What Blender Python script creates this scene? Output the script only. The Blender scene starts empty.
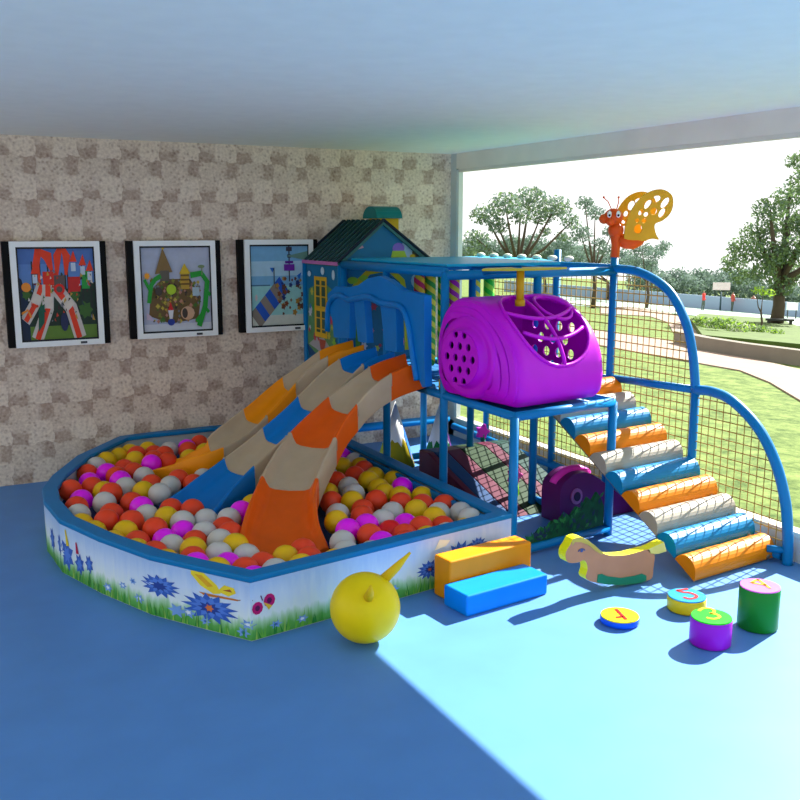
SUN_E=17; WORLD_E=1.35; EXPO=0
PIT=[(1.432, 4.331), (1.25, 4.605), (1.057, 4.905), (0.868, 5.354), (0.718, 5.814), (0.689, 6.262), (0.721, 6.593), (0.828, 6.921), (1.088, 7.461), (1.524, 8.015), (1.79, 8.053)]
BALLS=[('Y', 1.524, 7.438), ('Y', 1.307, 7.483), ('O', 1.399, 7.248), ('M', 1.243, 7.121), ('O', 1.438, 7.095), ('O', 1.285, 6.979), ('M', 1.6, 7.202), ('O', 1.986, 7.543), ('W', 1.594, 6.992), ('W', 1.467, 6.87), ('M', 1.28, 6.8), ('O', 1.633, 6.801), ('O', 1.476, 6.671), ('W', 1.278, 6.616), ('O', 1.075, 6.781), ('Y', 1.374, 6.48), ('W', 1.581, 6.54), ('W', 1.781, 6.765), ('O', 1.154, 6.499), ('W', 1.452, 6.319), ('M', 0.949, 6.48), ('O', 1.25, 6.279), ('M', 1.441, 6.141), ('W', 1.069, 6.283), ('O', 0.886, 6.282), ('M', 1.267, 6.06), ('O', 1.447, 5.988), ('O', 1.071, 6.068), ('W', 0.868, 6.092), ('W', 1.261, 5.883), ('Y', 1.362, 5.774), ('O', 1.003, 5.862), ('O', 1.145, 5.787), ('Y', 0.854, 5.898), ('W', 1.428, 5.627), ('Y', 0.898, 5.707), ('O', 1.24, 5.564), ('Y', 1.066, 5.602), ('M', 1.39, 5.476), ('M', 1.253, 5.372), ('Y', 0.969, 5.49), ('O', 1.095, 5.413), ('W', 1.257, 5.225), ('O', 1.402, 5.254), ('Y', 1.058, 5.269), ('Y', 1.348, 5.094), ('O', 1.134, 5.142), ('O', 1.306, 4.953), ('Y', 1.165, 4.998), ('M', 1.284, 4.806), ('W', 1.494, 5.37), ('O', 1.628, 5.275), ('W', 1.529, 5.165), ('Y', 1.58, 5.026), ('W', 1.454, 4.948), ('M', 1.459, 4.801), ('W', 1.596, 4.877), ('O', 1.63, 4.703), ('O', 1.503, 4.627), ('Y', 1.365, 4.682), ('M', 1.503, 4.479), ('W', 1.642, 4.531), ('Y', 1.785, 4.746), ('Y', 1.789, 4.516), ('O', 1.885, 4.638), ('Y', 2.002, 4.546), ('Y', 2.142, 5.022), ('W', 2.174, 4.819), ('W', 2.115, 4.642), ('M', 2.28, 4.971), ('O', 2.032, 6.008), ('Y', 1.969, 5.846), ('M', 1.822, 5.644), ('Y', 1.784, 5.421), ('W', 1.707, 5.551), ('O', 1.633, 5.423), ('Y', 2.909, 6.435), ('W', 2.715, 6.279), ('O', 2.883, 6.148), ('O', 2.685, 6.05), ('Y', 2.896, 5.938), ('Y', 2.9, 5.781), ('Y', 2.864, 5.616), ('W', 2.708, 5.883), ('W', 2.657, 5.689), ('Y', 2.52, 5.834), ('O', 2.457, 5.622), ('Y', 2.569, 5.525), ('O', 2.727, 5.476), ('O', 2.568, 5.362), ('O', 2.85, 5.343), ('W', 2.718, 5.218), ('W', 2.383, 5.352), ('W', 2.343, 5.494), ('O', 2.495, 5.211), ('Y', 2.292, 5.17), ('W', 2.563, 5.056), ('M', 2.679, 4.964), ('M', 2.424, 5.006), ('R', 2.535, 4.898), ('O', 2.354, 4.819), ('Y', 2.857, 5.144), ('M', 2.362, 4.671), ('O', 2.559, 4.752), ('W', 2.248, 4.577), ('Y', 2.872, 4.932), ('O', 2.701, 4.8), ('O', 2.849, 4.786), ('Y', 2.943, 4.671), ('W', 2.795, 4.648), ('Y', 2.648, 4.633), ('O', 2.498, 4.615), ('O', 2.012, 6.154), ('W', 1.576, 5.62), ('O', 3.078, 7.262), ('O', 2.049, 5.324), ('W', 2.838, 7.285), ('Y', 2.575, 7.461), ('O', 2.236, 6.785), ('O', 1.966, 4.958), ('Y', 3.056, 6.418), ('O', 2.982, 7.438), ('W', 2.217, 5.895), ('O', 2.666, 6.577), ('Y', 1.708, 7.79), ('O', 2.275, 7.326), ('M', 3.033, 6.72), ('O', 2.735, 7.056), ('W', 3.029, 7.721), ('W', 2.315, 6.405), ('M', 2.617, 7.733), ('W', 2.972, 5.047), ('O', 1.873, 6.248), ('Y', 2.205, 6.107), ('W', 2.067, 5.713), ('O', 1.772, 7.474), ('O', 1.742, 7.252), ('O', 1.914, 6.948), ('O', 2.428, 6.554), ('Y', 1.446, 7.677), ('W', 1.861, 7.672), ('M', 3.035, 5.676), ('M', 2.156, 5.595), ('O', 2.149, 7.77), ('O', 0.915, 6.711), ('O', 2.424, 7.057), ('O', 3.023, 6.901), ('W', 1.681, 5.782), ('O', 2.439, 6.324), ('M', 2.112, 6.867), ('O', 2.963, 5.247), ('Y', 3.062, 5.429), ('W', 2.346, 7.62), ('W', 2.852, 7.599), ('W', 2.378, 6.885), ('Y', 2.233, 6.252), ('O', 2.878, 6.606), ('O', 1.572, 7.594), ('M', 2.621, 7.319), ('W', 2.73, 6.909), ('Y', 1.781, 4.947), ('M', 1.084, 6.958), ('O', 2.404, 7.42), ('O', 2.075, 6.3), ('W', 1.614, 6.016), ('Y', 3.016, 6.082), ('O', 2.219, 6.518), ('W', 2.069, 6.448), ('O', 2.591, 6.364), ('O', 1.768, 7.004), ('O', 2.592, 7.104), ('O', 1.557, 5.862), ('W', 3.03, 7.049), ('Y', 1.654, 6.312), ('Y', 3.105, 5.945), ('Y', 1.987, 7.156), ('W', 2.583, 6.951), ('Y', 1.999, 6.702), ('Y', 2.36, 6.167), ('Y', 2.398, 7.228), ('Y', 2.505, 6.695), ('O', 1.721, 6.172), ('Y', 2.098, 7.43), ('Y', 1.924, 6.395), ('Y', 1.93, 7.294), ('O', 2.747, 7.422), ('O', 2.428, 7.784), ('W', 2.738, 6.761), ('O', 2.238, 7.042), ('O', 3.01, 6.254), ('O', 2.035, 5.475), ('O', 1.816, 5.902), ('O', 1.918, 4.813), ('M', 2.174, 7.177), ('Y', 2.568, 6.153), ('W', 1.2, 7.324), ('O', 2.335, 5.709), ('O', 2.357, 6.684), ('M', 2.775, 7.798), ('W', 3.067, 4.817), ('Y', 3.099, 7.544), ('O', 2.151, 5.215), ('W', 2.664, 7.579), ('M', 2.885, 6.755), ('O', 1.746, 6.509), ('O', 1.914, 5.118), ('O', 2.891, 7.13), ('W', 1.851, 6.627), ('M', 1.878, 5.269), ('O', 2.201, 5.416), ('O', 1.885, 6.04), ('O', 1.74, 5.09), ('Y', 2.44, 5.968), ('Y', 1.133, 6.645), ('W', 2.877, 6.93), ('O', 2.224, 7.506), ('O', 3.088, 5.167), ('M', 2.518, 7.622), ('W', 2.068, 7.015), ('M', 2.015, 7.688), ('O', 1.673, 6.659), ('W', 2.134, 6.639), ('O', 2.742, 6.446), ('Y', 1.555, 7.776), ('Y', 2.914, 5.476), ('O', 1.113, 7.198), ('W', 3.085, 6.58), ('O', 1.72, 7.627), ('O', 1.658, 7.374), ('Y', 1.965, 5.606), ('W', 3.097, 4.968)]
CANOPY=[(7.259, 1.564), (7.084, 1.641), (6.867, 1.64), (6.651, 1.671), (6.481, 1.73), (6.282, 1.76), (6.129, 1.735), (5.926, 1.673), (5.704, 1.664), (5.521, 1.654), (5.466, 1.61), (5.463, 1.425), (5.481, 1.23), (5.54, 1.017), (5.611, 1.007), (5.699, 1.102), (5.751, 1.197), (5.789, 1.287), (5.804, 1.379), (5.834, 1.463), (5.895, 1.523), (5.972, 1.55), (6.01, 1.551), (6.003, 1.375), (5.995, 1.212), (6.18, 1.206), (6.228, 1.391), (6.261, 1.537), (6.345, 1.546), (6.448, 1.558), (6.545, 1.552), (6.512, 1.366), (6.496, 1.226), (6.659, 1.224), (6.702, 1.389), (6.728, 1.54), (6.812, 1.538), (6.816, 1.38), (6.828, 1.231), (7.137, 1.208), (7.154, 1.334), (7.233, 1.455)]
HORSE=[(3.235, 0.362), (3.246, 0.369), (3.289, 0.371), (3.344, 0.344), (3.402, 0.299), (3.46, 0.248), (3.517, 0.222), (3.575, 0.211), (3.656, 0.203), (3.749, 0.208), (3.82, 0.209), (3.836, 0.18), (3.858, 0.176), (3.871, 0.155), (3.867, 0.107), (3.864, 0.079), (3.862, 0.032), (3.85, 0.015), (3.809, 0.009), (3.761, 0.008), (3.667, 0.014), (3.573, 0.03), (3.481, 0.051), (3.401, 0.077), (3.356, 0.1), (3.341, 0.126), (3.353, 0.161), (3.345, 0.203), (3.322, 0.226), (3.29, 0.219), (3.241, 0.222), (3.203, 0.237), (3.189, 0.271), (3.193, 0.302), (3.21, 0.326), (3.225, 0.339)]
HMANE=[(3.234, 0.331), (3.231, 0.363), (3.246, 0.371), (3.289, 0.373), (3.344, 0.346), (3.401, 0.301), (3.46, 0.25), (3.455, 0.237), (3.403, 0.271), (3.351, 0.314), (3.295, 0.341), (3.252, 0.349)]
HROCK=[(3.43, 0.12), (3.461, 0.119), (3.501, 0.097), (3.606, 0.067), (3.711, 0.061), (3.77, 0.064), (3.806, 0.046), (3.808, 0.013), (3.761, 0.008), (3.667, 0.014), (3.573, 0.03), (3.481, 0.051), (3.426, 0.074)]
D1=[(3.305, 3.684), (3.261, 3.549), (3.23, 3.597)]
D5=[(3.797, 3.64), (3.722, 3.653), (3.739, 3.614), (3.762, 3.594), (3.766, 3.549), (3.737, 3.525), (3.697, 3.529), (3.683, 3.562)]
D3=[(3.501, 3.274), (3.544, 3.288), (3.574, 3.276), (3.578, 3.245), (3.551, 3.22), (3.528, 3.224), (3.548, 3.202), (3.541, 3.17), (3.508, 3.161), (3.483, 3.174), (3.474, 3.194)]
D4=[(3.95, 3.291), (3.901, 3.168), (3.878, 3.273), (3.919, 3.21)]
TA=[(23.51, 36.0, 2.77, 0.73), (23.58, 36.83, 1.73, 0.59), (23.63, 34.59, 3.23, 0.77), (25.82, 35.77, 3.51, 0.86), (26.52, 34.79, 3.09, 0.82), (26.23, 33.22, 2.45, 0.5), (26.48, 35.79, 2.74, 0.64), (23.72, 35.24, 2.28, 0.54), (24.59, 34.79, 2.72, 0.54), (23.51, 37.05, 1.09, 0.41), (22.75, 34.86, 1.23, 0.41), (26.65, 34.38, 1.83, 0.36), (26.34, 35.25, 2.01, 0.32)]
TB=[(30.19, 37.19, 3.42, 0.5), (31.28, 37.7, 2.95, 0.55), (29.0, 35.93, 1.91, 0.6), (31.22, 37.16, 1.45, 0.45), (31.47, 36.57, 2.0, 0.55), (30.11, 35.37, 1.15, 0.4), (30.98, 37.79, 1.09, 0.35)]
TC=[(35.32, 38.57, 1.04, 0.65), (36.74, 39.07, 0.85, 0.65), (35.31, 36.91, 1.27, 0.43), (35.49, 39.34, 0.37, 0.49), (35.88, 38.5, 0.28, 0.49)]
TD=[(32.88, 26.85, 4.85, 0.62), (33.13, 27.42, 3.5, 0.78), (30.69, 26.3, 2.88, 0.78), (32.86, 27.09, 2.31, 0.9), (31.32, 27.36, 1.94, 0.82), (29.75, 26.64, 1.35, 0.74), (30.99, 28.23, 0.73, 0.62), (31.11, 26.51, 1.1, 0.9), (31.97, 26.02, 1.3, 0.9), (33.43, 26.86, 0.23, 0.82), (30.33, 26.16, 0.37, 0.62), (31.96, 26.52, -0.13, 0.62), (30.95, 27.72, 0.17, 0.53), (32.04, 25.8, 3.98, 0.74), (33.82, 26.79, 2.51, 0.9), (33.36, 25.93, 1.29, 0.82), (33.08, 25.47, 3.68, 0.99)]
TL=[(27.6, 24.03, -0.07, 0.22), (28.44, 24.43, -0.19, 0.26), (27.21, 23.06, -0.11, 0.22), (28.25, 24.37, -0.03, 0.18)]
TR0=[(27.74, 44.87, 0.88, 0.79), (28.85, 45.58, 0.68, 0.79), (27.88, 43.07, 1.14, 0.79), (29.72, 44.87, 0.91, 0.79), (29.89, 44.11, 0.76, 0.79), (29.42, 42.48, 1.19, 0.79), (31.55, 44.56, 0.96, 0.79)]
TR1=[(31.6, 45.13, 0.87, 0.82), (32.84, 45.88, 0.98, 0.82), (31.68, 43.3, 1.2, 0.82), (33.71, 45.05, 0.7, 0.82), (33.88, 44.32, 0.86, 0.82), (33.29, 42.63, 1.06, 0.82), (35.65, 44.66, 0.54, 0.82)]
TR2=[(38.32, 48.31, 0.15, 0.84), (39.92, 49.07, 0.45, 0.84), (38.54, 46.16, 0.26, 0.84), (41.09, 47.97, -0.18, 0.84), (41.39, 47.15, 0.19, 0.84), (40.69, 45.2, -0.03, 0.84), (43.66, 47.3, -0.5, 0.84)]
TR3=[(61.75, 67.5, -2.72, 1.43), (64.02, 68.61, -2.49, 1.43), (61.51, 64.56, -2.94, 1.43), (65.37, 67.28, -2.99, 1.43), (65.56, 66.18, -2.61, 1.43), (64.17, 63.46, -3.14, 1.43), (68.65, 66.59, -3.23, 1.43)]
TR4=[(68.31, 66.3, -2.78, 1.46), (70.55, 67.36, -3.1, 1.46), (67.61, 63.49, -3.23, 1.46), (71.69, 66.3, -2.81, 1.46), (71.64, 65.19, -2.97, 1.46), (69.96, 62.62, -3.2, 1.46), (74.67, 65.85, -2.81, 1.46)]
TR5=[(68.52, 60.36, -3.16, 1.29), (70.89, 61.12, -3.96, 1.29), (68.13, 57.56, -3.53, 1.29), (72.37, 59.95, -3.43, 1.29), (72.44, 58.74, -4.05, 1.29), (70.94, 56.38, -3.72, 1.29), (75.85, 59.12, -3.68, 1.29)]
BED=[(23.89, 23.08, -0.99, 0.17), (24.66, 23.44, -1.2, 0.21), (23.64, 22.13, -0.97, 0.21), (24.96, 23.07, -1.32, 0.24), (24.95, 22.73, -1.12, 0.21), (24.33, 21.85, -1.17, 0.24), (25.94, 22.95, -1.29, 0.21), (25.14, 21.93, -1.32, 0.24), (25.34, 21.78, -1.25, 0.17), (26.65, 22.55, -1.5, 0.21), (25.48, 21.23, -1.34, 0.17), (24.35, 22.95, -1.31, 0.21), (26.93, 22.01, -1.6, 0.17)]
PATH_NEAR=[(20.38, 26.24, -1.11), (19.13, 22.04, -1.03), (19.71, 20.58, -1.06), (18.01, 17.34, -0.95), (17.78, 15.22, -0.94), (17.17, 13.61, -0.9), (16.72, 12.51, -0.87), (11.26, 8.37, -0.51), (12.61, 9.94, -0.6), (14.16, 11.86, -0.7), (15.22, 13.52, -0.77), (15.28, 14.69, -0.78), (15.41, 16.39, -0.78), (15.56, 17.91, -0.79), (15.66, 20.15, -0.8)]
PATH_FAR=[(32.81, 38.86, -1.91), (35.61, 39.15, -2.09), (34.03, 35.06, -1.99), (28.99, 28.57, -1.66), (23.1, 22.2, -1.28), (18.28, 17.54, -0.97), (19.92, 19.98, -1.07), (23.15, 23.61, -1.28), (26.82, 27.6, -1.52), (29.26, 31.25, -1.68), (27.37, 32.39, -1.56)]
COURT=[(39.65, 51.16, -2.36), (43.91, 47.91, -2.64), (46.62, 45.12, -2.81), (45.5, 34.36, -2.74), (32.19, 24.26, -1.87), (35.76, 29.63, -2.11), (33.62, 32.5, -1.97), (33.21, 36.2, -1.94), (30.73, 39.63, -1.78)]
BEDG=[(21.07, 20.23, -1.13), (28.14, 27.72, -1.59), (33.26, 32.15, -1.92), (35.38, 29.31, -2.06), (30.98, 24.7, -1.78), (22.45, 17.35, -1.22)]
import bpy, bmesh, math, random
from mathutils import Vector, Matrix
from mathutils.geometry import tessellate_polygon
random.seed(7)
PI=math.pi
S=bpy.context.scene; COL=S.collection

# ------------------------------------------------------------------ materials
def lin(c):
    return tuple(((v/255)/12.92 if v/255<=.04045 else ((v/255+.055)/1.055)**2.4) for v in c)
MATS={}
def mat(name,rgb,rough=.45,var=.06,scale=8.,spec=.22,emit=None,bump=0,trans=0,coat=0):
    if name in MATS: return MATS[name]
    m=bpy.data.materials.new(name); m.use_nodes=True; nt=m.node_tree; N=nt.nodes; L=nt.links
    b=N['Principled BSDF']; b.inputs['Roughness'].default_value=rough
    b.inputs['Specular IOR Level'].default_value=spec
    c=lin(rgb)
    tc=N.new('ShaderNodeTexCoord'); no=N.new('ShaderNodeTexNoise'); no.inputs['Scale'].default_value=scale; no.inputs['Detail'].default_value=3
    L.new(tc.outputs['Object'],no.inputs['Vector'])
    r=N.new('ShaderNodeValToRGB'); r.color_ramp.elements[0].position=.3; r.color_ramp.elements[1].position=.7
    r.color_ramp.elements[0].color=tuple(max(0,v*(1-var)) for v in c)+(1,)
    r.color_ramp.elements[1].color=tuple(min(1,v*(1+var)) for v in c)+(1,)
    L.new(no.outputs['Fac'],r.inputs['Fac']); L.new(r.outputs['Color'],b.inputs['Base Color'])
    if bump:
        bp=N.new('ShaderNodeBump'); bp.inputs['Strength'].default_value=bump; bp.inputs['Distance'].default_value=.01
        n2=N.new('ShaderNodeTexNoise'); n2.inputs['Scale'].default_value=scale*4; L.new(tc.outputs['Object'],n2.inputs['Vector'])
        L.new(n2.outputs['Fac'],bp.inputs['Height']); L.new(bp.outputs['Normal'],b.inputs['Normal'])
    if coat: b.inputs['Coat Weight'].default_value=coat; b.inputs['Coat Roughness'].default_value=.2
    if trans:
        out=N['Material Output']; t=N.new('ShaderNodeBsdfTranslucent'); L.new(r.outputs['Color'],t.inputs['Color'])
        mx=N.new('ShaderNodeMixShader'); mx.inputs[0].default_value=trans
        L.new(b.outputs[0],mx.inputs[1]); L.new(t.outputs[0],mx.inputs[2]); L.new(mx.outputs[0],out.inputs['Surface'])
    MATS[name]=m; return m
BLUE=mat('blue_tube',(4,118,180),.38,.04,spec=.2)
CYAN=mat('cyan_vinyl',(0,160,205),.4,.04,spec=.2)
RIM=mat('rim_blue',(2,118,178),.45,.04,spec=.2)
ORG=mat('orange_plastic',(232,92,4),.4,.05,spec=.2)
AMB=mat('amber_plastic',(242,145,5),.4,.05,spec=.2)
BEI=mat('beige_plastic',(190,166,136),.45,.04,spec=.2)
SBL=mat('slide_blue',(4,118,195),.38,.05,spec=.2)
MAG=mat('magenta_plastic',(200,0,212),.4,.04,spec=.25)
YEL=mat('yellow_plastic',(238,208,0),.4,.05)
OCH=mat('ochre_plastic',(205,150,20),.45,.06)
BORG=mat('ball_orange',(245,72,34),.4,.03,spec=.3)
BYEL=mat('ball_yellow',(240,190,10),.4,.03,spec=.3)
BWHI=mat('ball_white',(205,200,192),.4,.03,spec=.3)
BMAG=mat('ball_magenta',(250,10,245),.3,.03,spec=.4)
BRED=mat('ball_red',(240,20,10),.3,.03,spec=.4)
WHITE=mat('white_paint',(244,246,244),.5,.02)
BLACK=mat('black_case',(8,8,9),.6,.05,spec=.15)

# ------------------------------------------------------------------ mesh builder
class MB:
    def __init__(s): s.v=[]; s.f=[]; s.mi=[]; s.mats=[]; s.sm=[]
    def m(s,mt):
        if mt not in s.mats: s.mats.append(mt)
        return s.mats.index(mt)
    def add(s,vs,fs,mt,smooth=False):
        o=len(s.v); s.v+=[tuple(v) for v in vs]; k=s.m(mt)
        for f in fs: s.f.append([o+i for i in f]); s.mi.append(k); s.sm.append(smooth)
    def box(s,c,d,mt,rot=None):
        vs=[]
        for x in (-.5,.5):
            for y in (-.5,.5):
                for z in (-.5,.5):
                    v=Vector((x*d[0],y*d[1],z*d[2]))
                    if rot: v=rot@v
                    vs.append(v+Vector(c))
        s.add(vs,[(0,1,3,2),(4,6,7,5),(0,4,5,1),(2,3,7,6),(0,2,6,4),(1,5,7,3)],mt)
    def tube(s,pts,r,mt,n=12,closed=False,smooth=True):
        pts=[Vector(p) for p in pts]; rs=r if isinstance(r,(list,tuple)) else [r]*len(pts)
        vs=[];fs=[];prev=None;N=len(pts)
        for i,p in enumerate(pts):
            if closed: t=pts[(i+1)%N]-pts[i-1]
            else: t=pts[min(i+1,N-1)]-pts[max(i-1,0)]
            t.normalize()
            if prev is None:
                a=Vector((0,0,1)) if abs(t.z)<.9 else Vector((1,0,0)); u=t.cross(a).normalized()
            else: u=(prev-t*prev.dot(t)).normalized()
            prev=u; w=t.cross(u)
            for k in range(n):
                a=2*PI*k/n; vs.append(p+(u*math.cos(a)+w*math.sin(a))*rs[i])
        for i in range(N if closed else N-1):
            j=(i+1)%N
            for k in range(n): fs.append((i*n+k,i*n+(k+1)%n,j*n+(k+1)%n,j*n+k))
        if not closed: fs.append(tuple(range(n-1,-1,-1))); fs.append(tuple((N-1)*n+k for k in range(n)))
        s.add(vs,fs,mt,smooth)
    def prism(s,poly,fn,d0,d1,mt,side=None,smooth=False):
        """poly 2D outline; fn(a,b,d)->3D; extruded from d0 to d1"""
        n=len(poly); vs=[fn(a,b,d0) for a,b in poly]+[fn(a,b,d1) for a,b in poly]
        tri=tessellate_polygon([[Vector((a,b,0)) for a,b in poly]])
        s.add(vs,[tuple(t) for t in tri]+[tuple(i+n for i in reversed(t)) for t in tri],mt)
        o=len(s.v)-2*n; k=s.m(side or mt)
        for i in range(n):
            j=(i+1)%n; s.f.append([o+i,o+j,o+n+j,o+n+i]); s.mi.append(k); s.sm.append(smooth)
    def flat(s,poly,fn,mt,d=0):
        n=len(poly)
        tri=tessellate_polygon([[Vector((a,b,0)) for a,b in poly]])
        s.add([fn(a,b,d) for a,b in poly],[tuple(t) for t in tri],mt)
    def sphere(s,c,r,mt,seg=16,ring=10,sc=(1,1,1),rot=None):
        vs=[];fs=[]
        for i in range(1,ring):
            th=PI*i/ring
            for k in range(seg):
                a=2*PI*k/seg; v=Vector((r*sc[0]*math.sin(th)*math.cos(a),r*sc[1]*math.sin(th)*math.sin(a),r*sc[2]*math.cos(th)))
                if rot: v=rot@v
                vs.append(v+Vector(c))
        for i in range(ring-2):
            for k in range(seg): fs.append((i*seg+k,(i+1)*seg+k,(i+1)*seg+(k+1)%seg,i*seg+(k+1)%seg))
        t=Vector((0,0,r*sc[2])); b=-t
        if rot: t=rot@t; b=rot@b
        vs.append(t+Vector(c)); vs.append(b+Vector(c)); T=len(vs)-2; B=T+1
        for k in range(seg): fs.append((T,k,(k+1)%seg)); fs.append((B,(ring-2)*seg+(k+1)%seg,(ring-2)*seg+k))
        s.add(vs,fs,mt,True)
    def build(s,name,parent=None,recalc=True,bevel=0,seg=2,origin=None):
        me=bpy.data.meshes.new(name)
        o0=Vector(origin) if origin is not None else Vector((0,0,0))
        me.from_pydata([tuple(Vector(v)-o0) for v in s.v],[],s.f)
        for m_ in s.mats: me.materials.append(m_)
        for p,k,sm in zip(me.polygons,s.mi,s.sm): p.material_index=k; p.use_smooth=sm
        if recalc:
            bm=bmesh.new(); bm.from_mesh(me); bmesh.ops.recalc_face_normals(bm,faces=bm.faces); bm.to_mesh(me); bm.free()
        o=bpy.data.objects.new(name,me); COL.objects.link(o); o.location=o0
        if parent:
            o.parent=parent; o.matrix_parent_inverse=Matrix.Identity(4)
            o.location=o0-wloc(parent)
        if bevel:
            b=o.modifiers.new('bevel','BEVEL'); b.width=bevel; b.segments=seg; b.limit_method='ANGLE'; b.angle_limit=.6; b.harden_normals=False
        return o
def wloc(o):
    v=Vector(o.location)
    while o.parent: o=o.parent; v+=o.location
    return v
def tag(o,label=None,cat=None,group=None,kind=None):
    if label: o['label']=label
    if cat: o['category']=cat
    if group: o['group']=group
    if kind: o['kind']=kind
    return o
def thing(name,loc,label,cat,group=None):
    o=bpy.data.objects.new(name,None); COL.objects.link(o); o.location=loc; o.empty_display_size=.1
    return tag(o,label,cat,group)
def circ(cx,cy,rx,ry=None,n=14,a0=0,a1=2*PI):
    ry=rx if ry is None else ry; e=n if abs(a1-a0)>=2*PI-1e-6 else n-1
    return [(cx+rx*math.cos(a0+(a1-a0)*i/e),cy+ry*math.sin(a0+(a1-a0)*i/e)) for i in range(n)]
def flower(cx,cy,r,n=10,inner=.55,sq=1.):
    return [(cx+(r if i%2==0 else r*inner)*math.cos(PI*i/n),cy+sq*(r if i%2==0 else r*inner)*math.sin(PI*i/n)) for i in range(2*n)]
def cr(P,n=8):
    """Catmull-Rom through tuples"""
    P=[Vector(p) for p in P]; out=[]
    for i in range(len(P)-1):
        p0=P[max(i-1,0)];p1=P[i];p2=P[i+1];p3=P[min(i+2,len(P)-1)]
        if i==0:p0=p1*2-p2
        if i==len(P)-2:p3=p2*2-p1
        for k in range(n):
            t=k/n; out.append(.5*((2*p1)+(p2-p0)*t+(2*p0-5*p1+4*p2-p3)*t*t+(3*p1-p0-3*p2+p3)*t**3))
    out.append(P[-1]); return out

# ------------------------------------------------------------------ camera, light, world
cam=bpy.data.cameras.new('camera'); co=bpy.data.objects.new('camera',cam); COL.objects.link(co)
pitch=math.atan(170/925); co.location=(0,0,2.1); co.rotation_euler=(PI/2-pitch,0,-math.radians(28))
cam.sensor_width=36; cam.lens=925/800*36; cam.clip_end=500; S.camera=co
sun=bpy.data.lights.new('sun','SUN'); sun.energy=SUN_E; sun.angle=math.radians(.35); sun.color=(1,.985,.93)
so=bpy.data.objects.new('sun',sun); COL.objects.link(so)
az=math.radians(195); el=math.radians(35.8)
d=Vector((math.cos(el)*math.cos(az),math.cos(el)*math.sin(az),-math.sin(el)))
so.rotation_euler=d.to_track_quat('-Z','Y').to_euler()
w=bpy.data.worlds.new('sky'); S.world=w; w.use_nodes=True
nt=w.node_tree; bg=nt.nodes['Background']
tc=nt.nodes.new('ShaderNodeTexCoord'); sx=nt.nodes.new('ShaderNodeSeparateXYZ'); rp=nt.nodes.new('ShaderNodeValToRGB')
nt.links.new(tc.outputs['Generated'],sx.inputs[0]); nt.links.new(sx.outputs['Z'],rp.inputs['Fac']); nt.links.new(rp.outputs['Color'],bg.inputs['Color'])
rp.color_ramp.elements[0].color=(1,1,1,1); rp.color_ramp.elements[1].color=(.88,.95,1,1)
rp.color_ramp.elements[0].position=.1
bg.inputs['Strength'].default_value=WORLD_E
S.view_settings.view_transform='Standard'; S.view_settings.look='None'; S.view_settings.exposure=EXPO; S.view_settings.gamma=1

# ------------------------------------------------------------------ room
YW=8.13; XW=4.9
def stone_mat():
    m=bpy.data.materials.new('stone_wallpaper'); m.use_nodes=True; nt=m.node_tree; N=nt.nodes; L=nt.links; b=N['Principled BSDF']
    b.inputs['Roughness'].default_value=.8
    tc=N.new('ShaderNodeTexCoord'); sp=N.new('ShaderNodeSeparateXYZ'); L.new(tc.outputs['Object'],sp.inputs[0])
    def mth(op,a,b_=None,c=None):
        n=N.new('ShaderNodeMath'); n.operation=op
        for i,v in enumerate((a,b_,c)):
            if v is None: continue
            if isinstance(v,(int,float)): n.inputs[i].default_value=v
            else: L.new(v,n.inputs[i])
        return n.outputs[0]
    no=N.new('ShaderNodeTexNoise'); no.inputs['Scale'].default_value=9; no.inputs['Detail'].default_value=4; L.new(tc.outputs['Object'],no.inputs['Vector'])
    wob=mth('MULTIPLY',mth('SUBTRACT',no.outputs['Fac'],.5),.30)
    P=.335
    fx=mth('FRACT',mth('ADD',mth('DIVIDE',sp.outputs['X'],P),wob)); fz=mth('FRACT',mth('ADD',mth('DIVIDE',sp.outputs['Z'],P),wob))
    def blob(cx,cz,hw,soft):
        dx=mth('ABSOLUTE',mth('SUBTRACT',fx,cx)); dz=mth('ABSOLUTE',mth('SUBTRACT',fz,cz))
        p4=mth('ADD',mth('POWER',mth('DIVIDE',dx,hw),6.),mth('POWER',mth('DIVIDE',dz,hw),6.))
        mr=N.new('ShaderNodeMapRange'); mr.inputs[1].default_value=1-soft; mr.inputs[2].default_value=1+soft*2; mr.inputs[3].default_value=1; mr.inputs[4].default_value=0
        L.new(p4,mr.inputs[0]); return mr.outputs[0]
    b1=blob(.34,.64,.36,.7); b2=blob(.74,.28,.30,.6)
    big=mth('MAXIMUM',mth('MULTIPLY',b1,.75),b2)
    vo=N.new('ShaderNodeTexVoronoi'); vo.inputs['Scale'].default_value=26; L.new(tc.outputs['Object'],vo.inputs['Vector'])
    spk=N.new('ShaderNodeMapRange'); spk.inputs[1].default_value=.08; spk.inputs[2].default_value=.42; L.new(vo.outputs['Distance'],spk.inputs[0]); vo.inputs['Randomness'].default_value=1.
    n2=N.new('ShaderNodeTexNoise'); n2.inputs['Scale'].default_value=45; n2.inputs['Detail'].default_value=5; L.new(tc.outputs['Object'],n2.inputs['Vector'])
    fac=mth('ADD',mth('MULTIPLY',big,.33),mth('MULTIPLY',mth('ADD',mth('MULTIPLY',spk.outputs[0],.42),mth('MULTIPLY',n2.outputs['Fac'],1.1)),.62))
    r=N.new('ShaderNodeValToRGB'); e=r.color_ramp.elements; e[0].position=.2; e[0].color=lin((134,106,92))+(1,); e[1].position=1.; e[1].color=lin((232,214,194))+(1,)
    x=e.new(.6); x.color=lin((184,160,142))+(1,)
    L.new(fac,r.inputs['Fac']); L.new(r.outputs['Color'],b.inputs['Base Color'])
    bp=N.new('ShaderNodeBump'); bp.inputs['Strength'].default_value=.25; bp.inputs['Distance'].default_value=.01; L.new(fac,bp.inputs['Height']); L.new(bp.outputs['Normal'],b.inputs['Normal'])
    return m
STONE=stone_mat()
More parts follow.
